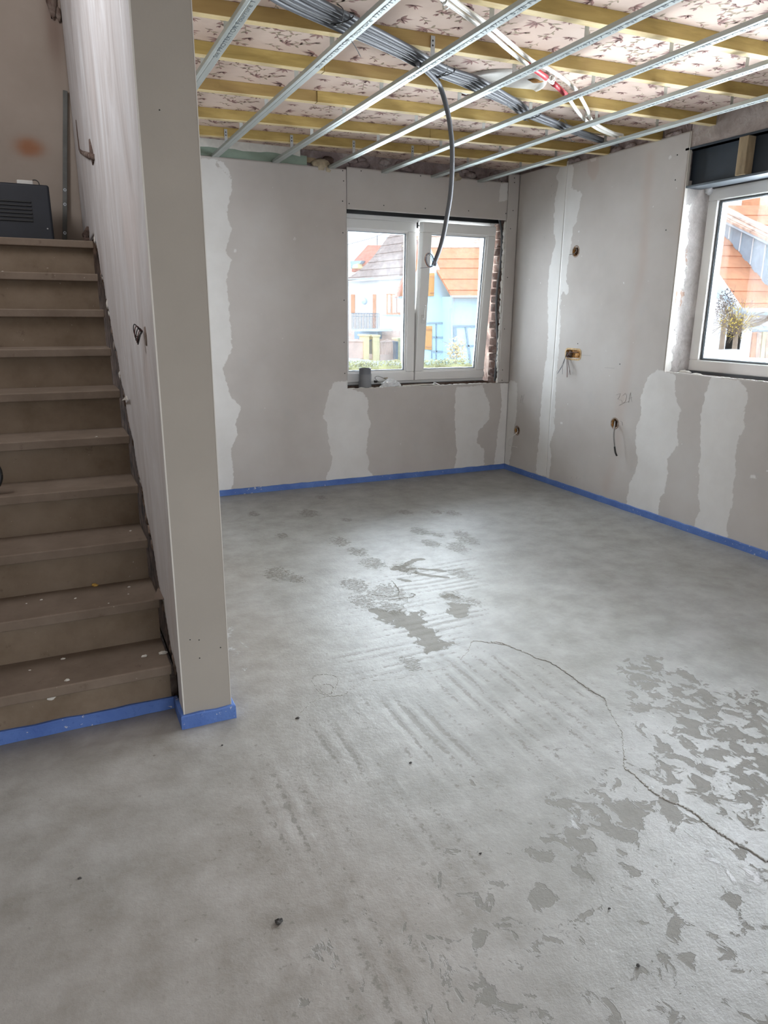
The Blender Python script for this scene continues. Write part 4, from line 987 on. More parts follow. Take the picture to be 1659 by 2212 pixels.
# white multilayer pipes
pl = [(930,-25),(965,5),(1050,66),(1095,105),(1140,140),(1180,168),(1222,205),(1255,250),(1290,278),(1335,296)]
pu = [(950,-28),(990,8),(1060,58),(1110,100),(1150,132),(1190,152),(1240,190),(1268,235),(1280,262),(1320,285),(1345,292)]
for q, lab in ((pl, 'lower white water pipe of the pair under the ceiling, with a red sleeve'), (pu, 'upper white water pipe of the pair under the ceiling')):
    e = empty('water_pipe', at(q[0], 2, 2.452)); tag(e, lab, 'pipe', 'pair of white water pipes')
    P_ = arc_pts([at(p, 2, 2.4525) for p in q], 6)
    loc(MB().tube(P_, .0088, 10).build('pipe', M['white_pipe'], e, True), e)
    if q is pl:
        for m_ in (range(24, 31), range(32, 37)):
            loc(MB().tube([P_[min(j, len(P_)-1)] for j in m_], .0125, 12).build('red_sleeve', M['red_sleeve'], e, True), e)
for n_, (px, lab) in enumerate((((962,6), 'where they enter the frame at the top'), ((1193,170), 'beside the red sleeve'), ((1268,248), 'nearest the window wall'))):
    c = at(px, 2, 2.4525); e = empty('pipe_clip', c); tag(e, 'pale double clip holding the white pipes ' + lab, 'clip', 'double clips on the white pipes')
    for s_ in (-1, 1):
        mx = Matrix.Translation(c + Vector((.012*s_, .014*s_, 0))) @ Matrix.Rotation(R(90), 4, 'X') @ Matrix.Rotation(R(-50), 4, 'Y')
        loc(MB().lathe([(.0115, -.006), (.0125, -.006), (.0125, .006), (.0115, .006), (.0115, -.006)], 14, mx).build('clip_ring', M['cable_white'], e, True), e)
    loc(MB().box(c + Vector((-.006, -.006, -.008)), c + Vector((.006, .006, .012))).build('clip_block', M['cable_white'], e, False, .002), e)
# cable ties
def tie(px, lab, tails, w=.062):
    c = at(px, 2, zc_); e = empty('cable_tie', c); tag(e, lab, 'cable tie', 'black cable ties')
    d = Vector((-.50, .87, 0)); pts = []
    for k in range(17):
        a_ = 2*math.pi*k/16; pts.append(c + d*(w*math.cos(a_)) + Vector((0, 0, .0145*math.sin(a_) if True else 0)))
    loc(MB().tube(pts, .0022, 6, False).build('loop', M['black_plastic'], e, True), e)
    loc(MB().box(c + d*w*.5 + Vector((-.005, -.005, -.020)), c + d*w*.5 + Vector((.005, .005, -.012))).build('head', M['black_plastic'], e), e)
    for tl in tails: loc(MB().tube(arc_pts([at(p, 2, z) for p, z in tl], 5), [.0018]*(5*(len(tl)-1)) + [.0008], 5).build('tail', M['black_plastic'], e, True), e)
tie((737, 40), 'black cable tie on the conduit bundle nearest the top of the photo', [[((728,8), 2.455), ((742,22), 2.44), ((740,48), 2.435)], [((752,78), 2.42), ((766,98), 2.41), ((780,124), 2.405)]])
tie((958, 156), 'black cable tie on the bundle where the hanging conduit drops', [[((945,165), 2.435), ((965,155), 2.43), ((965,138), 2.435)], [((965,155), 2.43), ((948,168), 2.425), ((932,165), 2.43)]])
tie((1145, 250), 'black cable tie with stiff tails on the bundle near the red sleeve', [[((1148,248), 2.435), ((1152,240), 2.42), ((1158,230), 2.41)], [((1128,250), 2.44), ((1135,258), 2.41), ((1142,262), 2.41)]])
tie((1230, 292), 'black cable tie on the bundle nearest the window wall', [[((1230,295), 2.43), ((1235,304), 2.41), ((1242,306), 2.40)], [((1205,262), 2.45), ((1215,256), 2.45), ((1226,268), 2.45)]])

# ------------------------------------------------------------------ things in the walls
def wires(name, lab, cat, segs):
    e = empty(name, segs[0][0][0]); tag(e, lab, cat)
    for pts, r_, m_ in segs: loc(MB().tube(arc_pts(pts, 6), r_, 6).build('wire', M[m_], e, True), e)
    return e
u, v = hl[1][0], hl[1][1]
def rwp(px, off): return at(px, 0, off)
k7 = lambda p: crop(6.705, 1100, 500, [p])[0]
wires('socket_wires', 'spray of bare wires hanging from the orange rectangular cut-out', 'wire', [
    ([rwp(k7((850,1760)), .012), rwp(k7((815,1810)), -.02), rwp(k7((785,1920)), -.03), rwp(k7((700,2058)), -.035)], .0016, 'wire_blue'),
    ([rwp(k7((850,1765)), .012), rwp(k7((810,1830)), -.02), rwp(k7((780,1930)), -.03), rwp(k7((770,2068)), -.03)], .0016, 'cable_grey'),
    ([rwp(k7((850,1765)), .012), rwp(k7((800,1850)), -.02), rwp(k7((755,1960)), -.03), rwp(k7((703,2050)), -.03)], .0014, 'wire_blue'),
    ([rwp(k7((848,1770)), .012), rwp(k7((836,1850)), -.02), rwp(k7((840,2000)), -.025), rwp(k7((838,2112)), -.025)], .0026, 'wire_brown'),
    ([rwp(k7((858,1770)), .012), rwp(k7((855,1880)), -.02), rwp(k7((870,1980)), -.025), rwp(k7((890,2076)), -.025)], .0016, 'wire_brown'),
    ([rwp(k7((860,1770)), .012), rwp(k7((852,1900)), -.02), rwp(k7((872,2000)), -.025), rwp(k7((866,2075)), -.025)], .0014, 'wire_blue'),
    ([rwp(k7((990,1752)), .010), rwp(k7((900,1750)), .002), rwp(k7((860,1765)), -.004), rwp(k7((850,1810)), -.015)], .003, 'wire_brown')])
wires('lamp_cable', 'short grey cable stub poking out of the round hole high on the right wall', 'cable', [([rwp(k7((975,240)), .012), rwp(k7((970,290)), .004), rwp(k7((935,322)), -.004), rwp(k7((868,336)), -.025)], .0022, 'cable_grey')])
c5 = lambda p: crop(2.77, 1060, 780, [p])[0]
wires('cooker_cable', 'thick dark cable with black tip hanging from the round hole under the pencilled 32A', 'cable', [
    ([rwp(c5((745,360)), .012), rwp(c5((740,395)), -.03), rwp(c5((736,450)), -.045), rwp(c5((742,520)), -.045)], .0052, 'cable_grey'),
    ([rwp(c5((741,512)), -.045), rwp(c5((746,545)), -.045), rwp(c5((755,568)), -.04)], .0066, 'cable_black')])
wires('white_cable', 'thin white cable curling from the round hole low in the back right corner', 'cable', [
    ([rwp(c5((158,398)), .012), rwp(c5((160,425)), -.02), rwp(c5((130,450)), -.045), rwp(c5((104,480)), -.05), rwp(c5((115,505)), -.05), rwp(c5((160,515)), -.04)], .0026, 'cable_white')])
# wire bundle in the stair partition
c = at((311, 722), 0, KX); e = empty('wire_bundle', c); tag(e, 'tangle of dark red wires looped in a slot of the stair partition', 'wire'); rnd = random.Random(13)
for k in range(5):
    r_ = .012 + .004*k; pts = []
    for t_ in range(0, 20): a_ = t_*2*math.pi/18; pts.append(c + Vector((-.004 - .030*abs(math.sin(a_/2))*(.6 + .1*k), -.004 + .024*math.sin(a_ + k*.3)*(.6 + .1*k), .012*(k-2)*.5 + .020*math.cos(a_ + k*.5))))
    loc(MB().tube(pts, .0017, 5).build('wire', M['wire_brown'] if k % 2 else M['cable_black'], e, True), e)
# conduit in the window reveal
rp_ = [tuple(at(q, 0, -.075)) for q in crop(5.27, 1040, 440, [(205,185),(225,280),(232,400),(228,520),(215,700),(190,880),(172,1080),(170,1250),(175,1400),(182,1550),(182,1700),(165,1830)])]
rp_ = [(-.108, min(max(y, .012), .17), z) for x, y, z in [at(q, 0, -.108) for q in crop(5.27, 1040, 440, [(205,185),(225,280),(232,400),(228,520),(215,700),(190,880),(172,1080),(170,1250),(175,1400),(182,1550),(182,1700),(165,1830)])]]
o = MB().tube(arc_pts(rp_ + [(-.106, rp_[-1][1] + .01, .80)], 5), .0095, 10).build('reveal_conduit', M['conduit_light'], None, True); tag(o, 'grey conduit running down the bare brick reveal beside the back window', 'conduit')

# ------------------------------------------------------------------ things on the back window sill
zs = .772
c = at((789, 838), 1, .09); sl = empty('grey_sleeve', (c.x, .095, zs)); tag(sl, 'grey plastic pipe sleeve in crinkled film standing on the back window sill', 'pipe sleeve')
rr_ = .052; n_ = 28; mb = MB()
prof = [(.054, 0), (.053, .02), (.050, .07), (.0505, .12), (.049, .155), (.051, .168), (.051, .172), (.047, .172), (.046, .16)]
mx = Matrix.Translation((c.x, .095, zs)); loc(mb.lathe(prof, n_, mx).build('tube', M['sleeve_grey'], sl, True), sl)
M['film'] = film(); rnd = random.Random(2); fm = MB(); vs = []; fs = []; lev = 7
for i in range(lev):
    z = .002 + i*.020
    for k in range(36): a_ = 2*math.pi*k/36; r_ = .0545 + .0035*rnd.random() + (.002 if i < 2 else 0); vs.append((c.x + r_*math.cos(a_), .095 + r_*math.sin(a_), zs + z))
for i in range(lev - 1):
    for k in range(36): fs.append((i*36 + k, i*36 + (k+1) % 36, (i+1)*36 + (k+1) % 36, (i+1)*36 + k))
loc(fm.add(vs, fs).build('film_wrap', M['film'], sl, True), sl)
c = at((844, 838), 1, .07); bg_ = empty('plastic_bag', (c.x, .075, zs)); tag(bg_, 'crumpled milky plastic bag lying on the back window sill', 'bag'); mb = MB(); rnd = random.Random(6); vs = []; fs = []
for i in range(9):
    th = math.pi/2*i/8
    for k in range(22):
        a_ = 2*math.pi*k/22; q = 1 + rnd.uniform(-.13, .13); vs.append((c.x + .092*q*math.cos(th)*math.cos(a_), .075 + .045*q*math.cos(th)*math.sin(a_), zs + .002 + .072*q*math.sin(th)))
for i in range(8):
    for k in range(22): fs.append((i*22 + k, i*22 + (k+1) % 22, (i+1)*22 + (k+1) % 22, (i+1)*22 + k))
loc(mb.add(vs, fs).build('film', M['bag'], bg_), bg_)
loc(MB().blob((c.x - .03, .045, zs + .05), .02, 8, (1.4, .6, .5), 8, 5).blob((c.x + .04, .05, zs + .045), .018, 9, (1.2, .6, .6), 8, 5).build('fold', M['bag'], bg_), bg_)
wp = lambda p: at(crop(6.9125, 740, 770, [p])[0], 1, .15)
ew = empty('cable_with_plug', wp((490, 380))); tag(ew, 'loop of thin cable with dark connectors behind the crumpled bag on the sill', 'cable')
loc(MB().tube(arc_pts([wp((545,385)), wp((500,345)), wp((485,315)), wp((520,295)), wp((580,310)), wp((640,340)), wp((690,352))], 6), .0028, 6).build('cable', M['cable_grey'], ew, True), ew)
loc(MB().tube([wp((470,368)), wp((520,372))], .0062, 8).tube([wp((475,384)), wp((515,380))], .0062, 8).build('connector', M['cable_black'], ew, True), ew)
loc(MB().tube([wp((620,328)), wp((670,320))], .006, 8).build('plug', M['cream_filler'], ew, True), ew)
a = at(crop(6.9125, 740, 770, [(898,436)])[0], 1, .035); b = at(crop(6.9125, 740, 770, [(1390,415)])[0], 1, .05)
pt = empty('sill_pipe', (a.x, .04, WB)); tag(pt, 'thin pale tube with a white tip lying along the back window sill', 'tube')
loc(MB().tube([a, a.lerp(b, .9)], .0055, 8).build('tube', M['crumb'], pt, True), pt); loc(MB().tube([a.lerp(b, .88), b], .0066, 8).build('white_tip', M['white_pipe'], pt, True), pt)
a = at(crop(6.9125, 740, 770, [(1365,385)])[0], 1, .06); b = at(crop(6.9125, 740, 770, [(1470,432)])[0], 1, .01)
o = MB().bar(a, b, .014, .003, (0, 0, 1)).bar(a, a + Vector((0, 0, -.035)), .014, .003, (1, 0, 0)).build('angle_bracket', M['pvc']); tag(o, 'small white angle bracket tipped on the back window sill', 'bracket')

# ------------------------------------------------------------------ crumbs on the stairs and grit on the floor
def step_of(px):
    """tread plane under a pixel"""
    for i in range(NS):
        p = at(px, 2, ZS + i*RI)
        if YS + i*GO - .004 <= p.y <= YS + (i+1)*GO + .03 and p.x < KX: return p
    return None
cr = crop(3.19, 0, 1000, [(520,90),(900,470),(472,1035),(525,1052),(890,857),(995,1335),(1125,1315),(435,1352),(462,1500),(205,1430),(885,905),(748,968),(285,945),(520,935),(183,970),(890,62)]) + crop(4.1475, 0, 480, [(617,1461),(660,1107),(25,445),(865,1925)])
sz = [.011,.006,.009,.005,.007,.012,.018,.009,.010,.005,.004,.004,.006,.006,.004,.005,.007,.009,.007,.006]
wh = ['on the sixth tread', 'on the fifth tread']
ordn = ['first', 'second', 'third', 'fourth', 'fifth', 'sixth', 'seventh', 'eighth', 'ninth', 'tenth']
cl_ = []
for k, (px, s_) in enumerate(zip(cr, sz)):
    p = step_of(px)
    if p is not None: cl_.append((round((p.z - ZS)/RI), p.x, k, p, s_))
for i, x_, k, p, s_ in cl_:
    o = MB().blob(p + Vector((0, 0, s_*.22)), s_*.75, 900 + k, (1.2, .8, .45), 7, 5).build('plaster_crumb', M['crumb'])
    big = 'large ' if s_ >= .011 else ('tiny ' if s_ < .006 else 'small '); same = sorted([c[1] for c in cl_ if c[0] == i], reverse=True)
    pos = '' if len(same) == 1 else ', the %s from the partition' % ('nearest' if same.index(x_) == 0 else ORD[same.index(x_)])
    tag(o, big + 'white plaster crumb on the %s stair tread up%s' % (ordn[i], pos), 'crumb', 'white plaster crumbs on the stairs')
p = step_of(crop(3.19, 0, 1000, [(655, 848)])[0])
if p: o = MB().blob(p + Vector((0, 0, .004)), .010, 950, (1.3, .8, .6), 7, 5).build('yellow_crumb', M['crumb_yellow']); tag(o, 'yellow crumb on the stairs, the only coloured one', 'crumb')
p = at(crop(3.19, 0, 1000, [(355, 1618)])[0], 1, YS + .033); o = MB().blob(p + Vector((0, -.001, 0)), .010, 951, (1.4, .25, .8), 7, 5).build('plaster_crumb', M['crumb']); tag(o, 'pale plaster flake stuck to the bottom stair riser', 'crumb')
# scrap of card wedged at the third step, paper scrap at the sixth
q = crop(3.19, 0, 1000, [(1085,870),(1130,875),(1150,940),(1060,945)]); z1 = ZS + RI
P4 = [at(p_, 2, z1 + .004) for p_ in q]; o = MB().prism(P4, (0, 0, .003)).build('card_scrap', M['card']); tag(o, 'brown torn card scrap lying at the wall end of the second stair tread', 'scrap')
q = crop(4.1475, 0, 480, [(1130,1555),(1138,1590),(1090,1598)]); P4 = [at(p_, 0, KX - .014) for p_ in q]; o = MB().prism(P4, (.003, 0, 0)).build('paper_scrap', M['crumb']); tag(o, 'white triangular plaster scrap at the wall end of the sixth step', 'scrap')
for k, (px, s_, lab) in enumerate((((643,1552), .006, 'black grit lump on the screed in front of the partition end'), ((887,1648), .004, 'small black grit lump in the middle of the screed floor'), ((603,1992), .008, 'dark oval pebble on the screed, larger than the other grit'),
        ((1378,2086), .004, 'black grit speck in the right foreground of the screed'), ((1316,1963), .003, 'tiny black grit speck on the screed right of the middle'), ((1038,1844), .003, 'tiny black grit speck on the greenish part of the screed'), ((172,1898), .004, 'dark grit sliver on the screed below the stairs'), ((480,1610), .003, 'tiny grit speck on the screed near the partition foot'))):
    p = at(px, 2, .001); o = MB().blob(p + Vector((0, 0, s_*.3)), s_, 960 + k, (1.4, .9, .6), 8, 5).build('grit', M['pebble']); tag(o, lab, 'grit')
# black coil on the stairs at the left edge
c = at((-12, 1036), 1, -2.36); zt = ZS + 3*RI; c.z = max(c.z, zt + .076)
rg = [(c.x - .035 + .055*math.cos(t_), -2.36 + .035*math.sin(t_)*.3, c.z + .062*math.sin(t_)) for t_ in [2*math.pi*k/28 for k in range(29)]]
o = MB().tube(rg, .012, 10, False).build('black_hose_ring', M['black_plastic'], None, True); tag(o, 'black rubber ring leaning on the fourth step, cut by the photo edge', 'ring')

# ------------------------------------------------------------------ rest of the room behind the viewpoint
wl_ = MB().box((-5.7, -8.4, 0), (-5.6, -3.0, ZC + .05)).box((-5.7, -3.06, 0), (-5.05, -2.98, ZC + .05)).build('wall_left', M['pier_board']); tag(wl_, 'left wall of the room behind the viewpoint', kind='structure')
wr_ = MB().box((-5.7, -8.4, 0), (-4.2, -8.3, ZC + .05)).box((-1.0, -8.4, 0), (.42, -8.3, ZC + .05)).box((-4.2, -8.4, 2.35), (-1.0, -8.3, ZC + .05)).build('wall_rear', M['pier_board']); tag(wr_, 'rear wall of the room with a wide opening, behind the viewpoint', kind='structure')

# ------------------------------------------------------------------ outdoors
ZG = -1.05
gr = MB().box((-80, -80, ZG - .2), (120, 120, ZG)).build('ground_outside', M['asphalt']); tag(gr, 'pale paved ground outside', kind='structure')
def poly_on(mb, pxs, p0, n, depth):
    n = Vector(n).normalized(); P_ = [atp(p, p0, n) for p in pxs]; return mb.prism(P_, -n*depth)
X = Vector((1, 0, 0)); NY = Vector((0, -1, 0))
wa = lambda p: crop(6.505, 750, 480, p); wb_ = lambda p: crop(6.506, 890, 480, p); wc_ = lambda p: crop(4.916, 1480, 380, p)
# --- white house (turned about 45 degrees to the street)
A = CAMLOC + ray((757, 690)).normalized()*43; B = CAMLOC + ray((890, 690)).normalized()*40.6
du = (B - A); du.z = 0; du.normalize(); NW = Vector((du.y, -du.x, 0)); P0 = Vector((A.x, A.y, 0))
wh_ = empty('white_house', (A.x, A.y, ZG)); tag(wh_, 'white rendered house with a weathered brown tiled roof across the street', 'house')
ew_ = lambda mb, nm, m_: loc(mb.build(nm, M[m_], wh_), wh_)
ew_(poly_on(MB(), [(690,602),(905,592),(905,716),(890,716),(818,712),(690,712)], P0, NW, 6), 'wall', 'white_render')
ew_(poly_on(MB(), [(690,712),(905,712),(905,800),(690,800)], P0, NW, 6), 'basement_wall', 'pink_stone')
ew_(poly_on(MB(), wa([(-300,822),(800,762),(800,785),(-300,855)]), P0 + NW*.5, NW, .35), 'eave', 'white_render')
ew_(poly_on(MB(), wa([(-300,812),(820,755),(820,764),(-300,822)]), P0 + NW*.6, NW, .15), 'gutter', 'zinc_pale')
# roof slope: rises back from the eave
sl_ = R(42); NR = (NW*math.sin(sl_) + Vector((0, 0, math.cos(sl_)))).normalized(); E0 = atp(wa([(50, 810)])[0], P0 + NW*.5, NW)
rows_ = [(810,755),(770,720),(725,672),(680,618),(632,560),(588,505),(540,450),(490,385),(440,330),(392,272),(345,215),(297,165),(255,120),(215,75),(178,36)]
lx = [-60, 20, 110, 175, 235, 290, 345, 395, 440, 480, 520, 565, 610, 655, 700]
for k in range(len(rows_) - 1):
    y0l, y0r = rows_[k]; y1l, y1r = rows_[k+1]
    def yy(x, l, r): return l + (r - l)*(x - 50)/800
    xa = -300 if k < 1 else lx[k]; xb = lx[k+1] if k else -80
    xr = 1000
    q = [(xa, yy(xa, y0l, y0r) + 4), (xr, yy(xr, y0l, y0r) + 4), (xr, yy(xr, y1l, y1r)), (xb, yy(xb, y1l, y1r))]
    ew_(poly_on(MB(), wa(q), E0 + NR*(.03*(k % 2)), NR, .10), 'tile_course', 'tile_brown')
for q, m_, nm in (([(52,1012),(108,1015),(106,1280),(52,1280)], 'wood_orange', 'window'), ([(358,1012),(404,1012),(402,1490),(358,1490)], 'wood_orange', 'door'), ([(548,1003),(765,1003),(755,1310),(548,1305)], 'wood_orange', 'window')):
    o = ew_(poly_on(MB(), wa(q), P0 + NW*.03, NW, .12), nm, m_)
    if nm == 'window' and q[0][0] > 500:
        for a_, b_ in (((575, 1025), (608, 1268)), ((640, 1025), (690, 1268)), ((705, 1025), (745, 1268))):
            pn = poly_on(MB(), wa([(a_[0], a_[1]), (b_[0], a_[1]), (b_[0], b_[1]), (a_[0], b_[1])]), P0 + NW*.06, NW, .02).build('pane', M['curtain'], o)
ew_(poly_on(MB(), wa([(490,1298),(770,1302),(770,1312),(490,1308)]), P0 + NW*.15, NW, .2), 'window_sill', 'zinc')
ew_(poly_on(MB(), wa([(508,1000),(550,1003),(550,1050)]), P0 + NW*.02, NW, .02), 'reveal_shade_patch', 'zinc_pale')  # flat pale triangle put in for shade beside the window
c = atp(wa([(245, 1110)])[0], P0, NW); ew_(MB().lathe([(.0001, .18), (.16, .12), (.2, 0)], 14, Matrix.Translation(c) @ NW.to_track_quat('Z', 'Y').to_matrix().to_4x4()), 'wall_lamp', 'zinc_pale')
ew_(poly_on(MB(), wa([(800,150),(818,150),(818,430),(800,430)]), P0 - NW*1.2, NW, .2), 'vent_pipe', 'sandstone')
ew_(poly_on(MB(), wa([(770,328),(845,328),(845,340),(770,340)]), P0 - NW*1.15, NW, .1), 'vent_bracket', 'sandstone')
# balcony in front
ew_(poly_on(MB(), wa([(60,1500),(440,1495),(440,1535),(60,1530)]), P0 + NW*1.4, NW, 1.4), 'balcony_slab', 'zinc_pale')
ew_(poly_on(MB(), wa([(100,1535),(430,1535),(430,1640),(100,1640)]), P0 + NW*.4, NW, .4), 'balcony_wall', 'zinc')
mb = MB()
for k in range(18):
    x = 65 + k*22; poly_on(mb, wa([(x, 1285), (x + 5, 1285), (x + 5, 1500), (x, 1500)]), P0 + NW*1.4, NW, .03)
poly_on(mb, wa([(60,1275),(440,1278),(440,1288),(60,1285)]), P0 + NW*1.4, NW, .05); poly_on(mb, wa([(60,1320),(440,1322),(440,1328),(60,1326)]), P0 + NW*1.4, NW, .03)
ew_(mb, 'balcony_railing', 'iron')
# --- red roofed house further back
P1 = P0 - NW*16 ; rh = empty('red_roofed_house', (P1.x, P1.y, ZG)); tag(rh, 'distant house with a red tiled roof and small dormer behind the white house', 'house')
loc(poly_on(MB(), wa([(70,560),(290,318),(470,322),(420,420),(330,560),(60,700)]), P1, NW, 4).build('roof', M['tile_red'], rh), rh)
loc(poly_on(MB(), wa([(40,545),(205,540),(180,575),(50,650)]), P1 + NW*.5, NW, 2).build('dormer_roof', M['zinc'], rh), rh)
loc(poly_on(MB(), wa([(85,600),(150,580),(150,640),(70,650)]), P1 + NW*.6, NW, 1).build('dormer_wall', M['sandstone'], rh), rh)
loc(poly_on(MB(), wa([(-100,640),(330,600),(330,1990),(-100,1990)]), P1 - NW*.5, NW, 3).build('wall', M['white_render'], rh), rh)
loc(poly_on(MB(), wa([(545,208),(595,208),(595,240),(545,240)]), P1, NW, .6).build('chimney', M['zinc'], rh), rh)
loc(poly_on(MB(), wa([(413,180),(417,180),(417,325),(413,325)]), P1, NW, .1).build('aerial_mast', M['iron'], rh), rh)
loc(poly_on(MB(), wa([(395,246),(445,240),(445,243),(395,249)]), P1, NW, .1).build('aerial_arm', M['iron'], rh), rh)
a = at(wa([(0,315)])[0], 1, 20); b = at(wa([(700,90)])[0], 1, 20); o = MB().tube([a, (a + b)/2 + Vector((0, 0, -.05)), b], .012, 5).build('overhead_cable', M['iron']); tag(o, 'thin overhead cable crossing the sky in the back window', 'cable')
# --- garden wall, pillars and gate
YP = 25.0
def yp(mb, pxs, d, dy=0): return poly_on(mb, pxs, (0, YP + dy, 0), NY, d)
def garden(nm, lab, cat, pieces, grp=None):
    c = at(pieces[0][0][0], 1, YP); e = empty(nm, (c.x, YP, ZG)); tag(e, lab, cat, grp)
    for pxs, d, m_, pn, dy in pieces: loc(yp(MB(), pxs, d, dy).build(pn, M[m_], e), e)
    return e
for q, lab in (([(232,1600),(310,1600),(308,1930),(236,1930)], 'yellow stone gate pillar left of the narrow garden gate'), ([(362,1605),(455,1605),(455,1945),(366,1945)], 'yellow stone gate pillar between the narrow gate and the wide gate'), ([(720,1650),(900,1640),(900,1965),(720,1965)], 'broad yellow stone pillar right of the wide garden gate')):
    cap = [(q[0][0] - 14, q[0][1] - 22), (q[1][0] + 14, q[1][1] - 22), (q[1][0] + 14, q[1][1] + 2), (q[0][0] - 14, q[0][1] + 2)]
    garden('gate_pillar', lab, 'pillar', [(wa(q), .5, 'sandstone', 'shaft', 0), (wa(cap), .6, 'sandstone', 'capstone', -.05)], 'yellow stone gate pillars')
garden('garden_wall', 'low pink stone garden wall left of the gate pillars', 'wall', [(wa([(-200,1680),(235,1670),(235,1920),(-200,1900)]), .35, 'pink_stone', 'masonry', .1), (wa([(-200,1655),(235,1655),(235,1680),(-200,1680)]), .45, 'pink_stone', 'coping', .05)])
mb = MB()
for k in range(9):
    x = 468 + k*22; yp(mb, wa([(x, 1680), (x + 13, 1680), (x + 13, 1860), (x, 1860)]), .04)
e = garden('wide_gate', 'wide salmon slatted driveway gate between the yellow pillars', 'gate', [(wa([(460,1860),(670,1850),(670,1935),(460,1945)]), .06, 'pink_stone', 'lower_panel', .05), (wa([(460,1670),(670,1660),(670,1685),(460,1690)]), .06, 'pink_stone', 'top_rail', .05)])
for k in range(9):
    x = 468 + k*22; loc(yp(MB(), wa([(x, 1640 + 8*abs(k-4)), (x + 13, 1640 + 8*abs(k-4)), (x + 13, 1862), (x, 1862)]), .04, .08).build('slat', M['pink_stone'], e), e)
e = garden('narrow_gate', 'narrow grey iron garden gate between two yellow pillars', 'gate', [(wa([(308,1850),(364,1850),(364,1925),(308,1920)]), .05, 'pink_stone', 'lower_panel', .1), (wa([(308,1660),(364,1640),(364,1655),(308,1675)]), .05, 'iron', 'top_rail', .1)])
for k in range(4):
    x = 316 + k*13; loc(yp(MB(), wa([(x, 1665), (x + 4, 1665), (x + 4, 1855), (x, 1855)]), .03, .1).build('bar', M['iron'], e), e)
garden('grey_bin', 'slate grey bin standing beside the wide gate', 'bin', [(wa([(682,1690),(716,1690),(714,1925),(684,1925)]), .3, 'iron', 'body', -.35), (wa([(678,1675),(718,1675),(718,1692),(678,1692)]), .34, 'iron', 'lid', -.37)])
# --- hedge close to the house
def hedge(nm, lab, pxs, y, seed, mat_):
    rnd = random.Random(seed); mb = MB(); P_ = [at(p, 1, y) for p in pxs]; x0 = min(p.x for p in P_); x1 = max(p.x for p in P_); z1 = max(p.z for p in P_); z0 = ZG
    for k in range(3500):
        c = Vector((rnd.uniform(x0, x1), y + rnd.uniform(-.25, .25), z1 - abs(rnd.gauss(0, .25)))); a_ = Vector((rnd.gauss(0, 1), rnd.gauss(0, 1), rnd.gauss(0, 1))).normalized(); b_ = a_.orthogonal().normalized(); s_ = .03
        mb.add([c - a_*s_, c + b_*s_*.5, c + a_*s_, c - b_*s_*.5], [(0, 1, 2, 3)])
    mb.box((x0, y - .2, z0), (x1, y + .2, z1 - .12)); o = mb.build(nm, M[mat_]); return tag(o, lab, 'hedge')
hedge('low_hedge', 'low olive hedge just outside the back window', wa([(-100,1960),(1700,1960)]), 9.0, 1, 'hedge_leaf')
# --- blue half-timbered house
YB = 22.0
bh = empty('blue_house', (6.5, YB, ZG)); tag(bh, 'pale blue half-timbered house with an orange tiled roof', 'house')
eb = lambda mb, nm, m_, par=None: loc(mb.build(nm, M[m_], bh), bh)
yb2 = lambda pxs, dy, d: poly_on(MB(), pxs, (0, YB + dy, 0), NY, d)
eb(yb2(wb_([(570,1045),(2400,1045),(2400,2260),(570,2260)]), 0, 5), 'front_wall', 'blue_render')
eb(yb2(wb_([(-120,1010),(-30,760),(60,520),(150,330),(260,360),(560,1050),(560,2260),(-120,2260)]), .9, .3), 'gable_wall', 'blue_render')
EB = at(wb_([(565, 1035)])[0], 1, YB - .5); VB = at(wb_([(285, 560)])[0], 0, EB.x); s_ = VB - EB; ang = math.atan2(s_.z, s_.y)
NRB = Vector((0, -math.sin(ang), math.cos(ang)))
yl = [1035, 945, 868, 790, 712, 635, 570, 505, 435, 350, 262, 190, 120, 60]
def verge(y): return 565 - (1035 - y)*(565 - 285)/(1035 - 560)
for k in range(len(yl) - 1):
    q = [(verge(yl[k]) , yl[k] + 5), (2400, yl[k] + 5), (2400, yl[k+1]), (verge(yl[k+1]), yl[k+1])]
    eb(poly_on(MB(), wb_(q), EB + NRB*(.035*(k % 2)), NRB, .09), 'tile_course', 'tile_orange' if k < 9 else 'tile_pale')
eb(yb2(wb_([(560,1030),(2400,1035),(2400,1060),(560,1058)]), -.6, .14), 'gutter', 'zinc_pale')
eb(yb2(wb_([(545,1200),(575,1200),(575,2200),(545,2200)]), -.15, .1), 'downpipe', 'zinc_pale')
eb(poly_on(MB(), wb_([(590,1060),(612,1060),(575,1215),(552,1215)]), (0, YB - .2, 0), NY, .1), 'downpipe', 'zinc_pale')
# left verge of the gable: tiles over a brown board
eb(poly_on(MB(), wa([(690,1050),(830,705),(1010,330),(1090,180),(1110,240),(1030,420),(850,740),(716,1070)]), (0, YB + .3, 0), NY, .2), 'verge_tiles', 'tile_red')
eb(poly_on(MB(), wa([(716,1070),(850,740),(1030,420),(1040,520),(860,960),(830,1040)]), (0, YB + .5, 0), NY, .2), 'verge_board', 'wood_orange')
eb(poly_on(MB(), wa([(716,1050),(830,1035),(828,1068),(716,1072)]), (0, YB + .25, 0), NY, .4), 'eave_end', 'zinc')
for q in ([(245,715),(318,712),(308,1038),(232,1040)], [(190,1460),(285,1460),(278,1795),(170,1785)]):
    eb(yb2(wb_(q), .82, .06), 'shutter', 'shutter')
    y0_, y1_ = q[0][1], q[2][1]
    for f in (.13, .85):
        y = y0_ + (y1_ - y0_)*f; eb(yb2(wb_([(q[3][0] + 30, y), (q[1][0] - 4, y), (q[1][0] - 4, y + 12), (q[3][0] + 30, y + 12)]), .78, .03), 'hinge_strap', 'wood_orange')
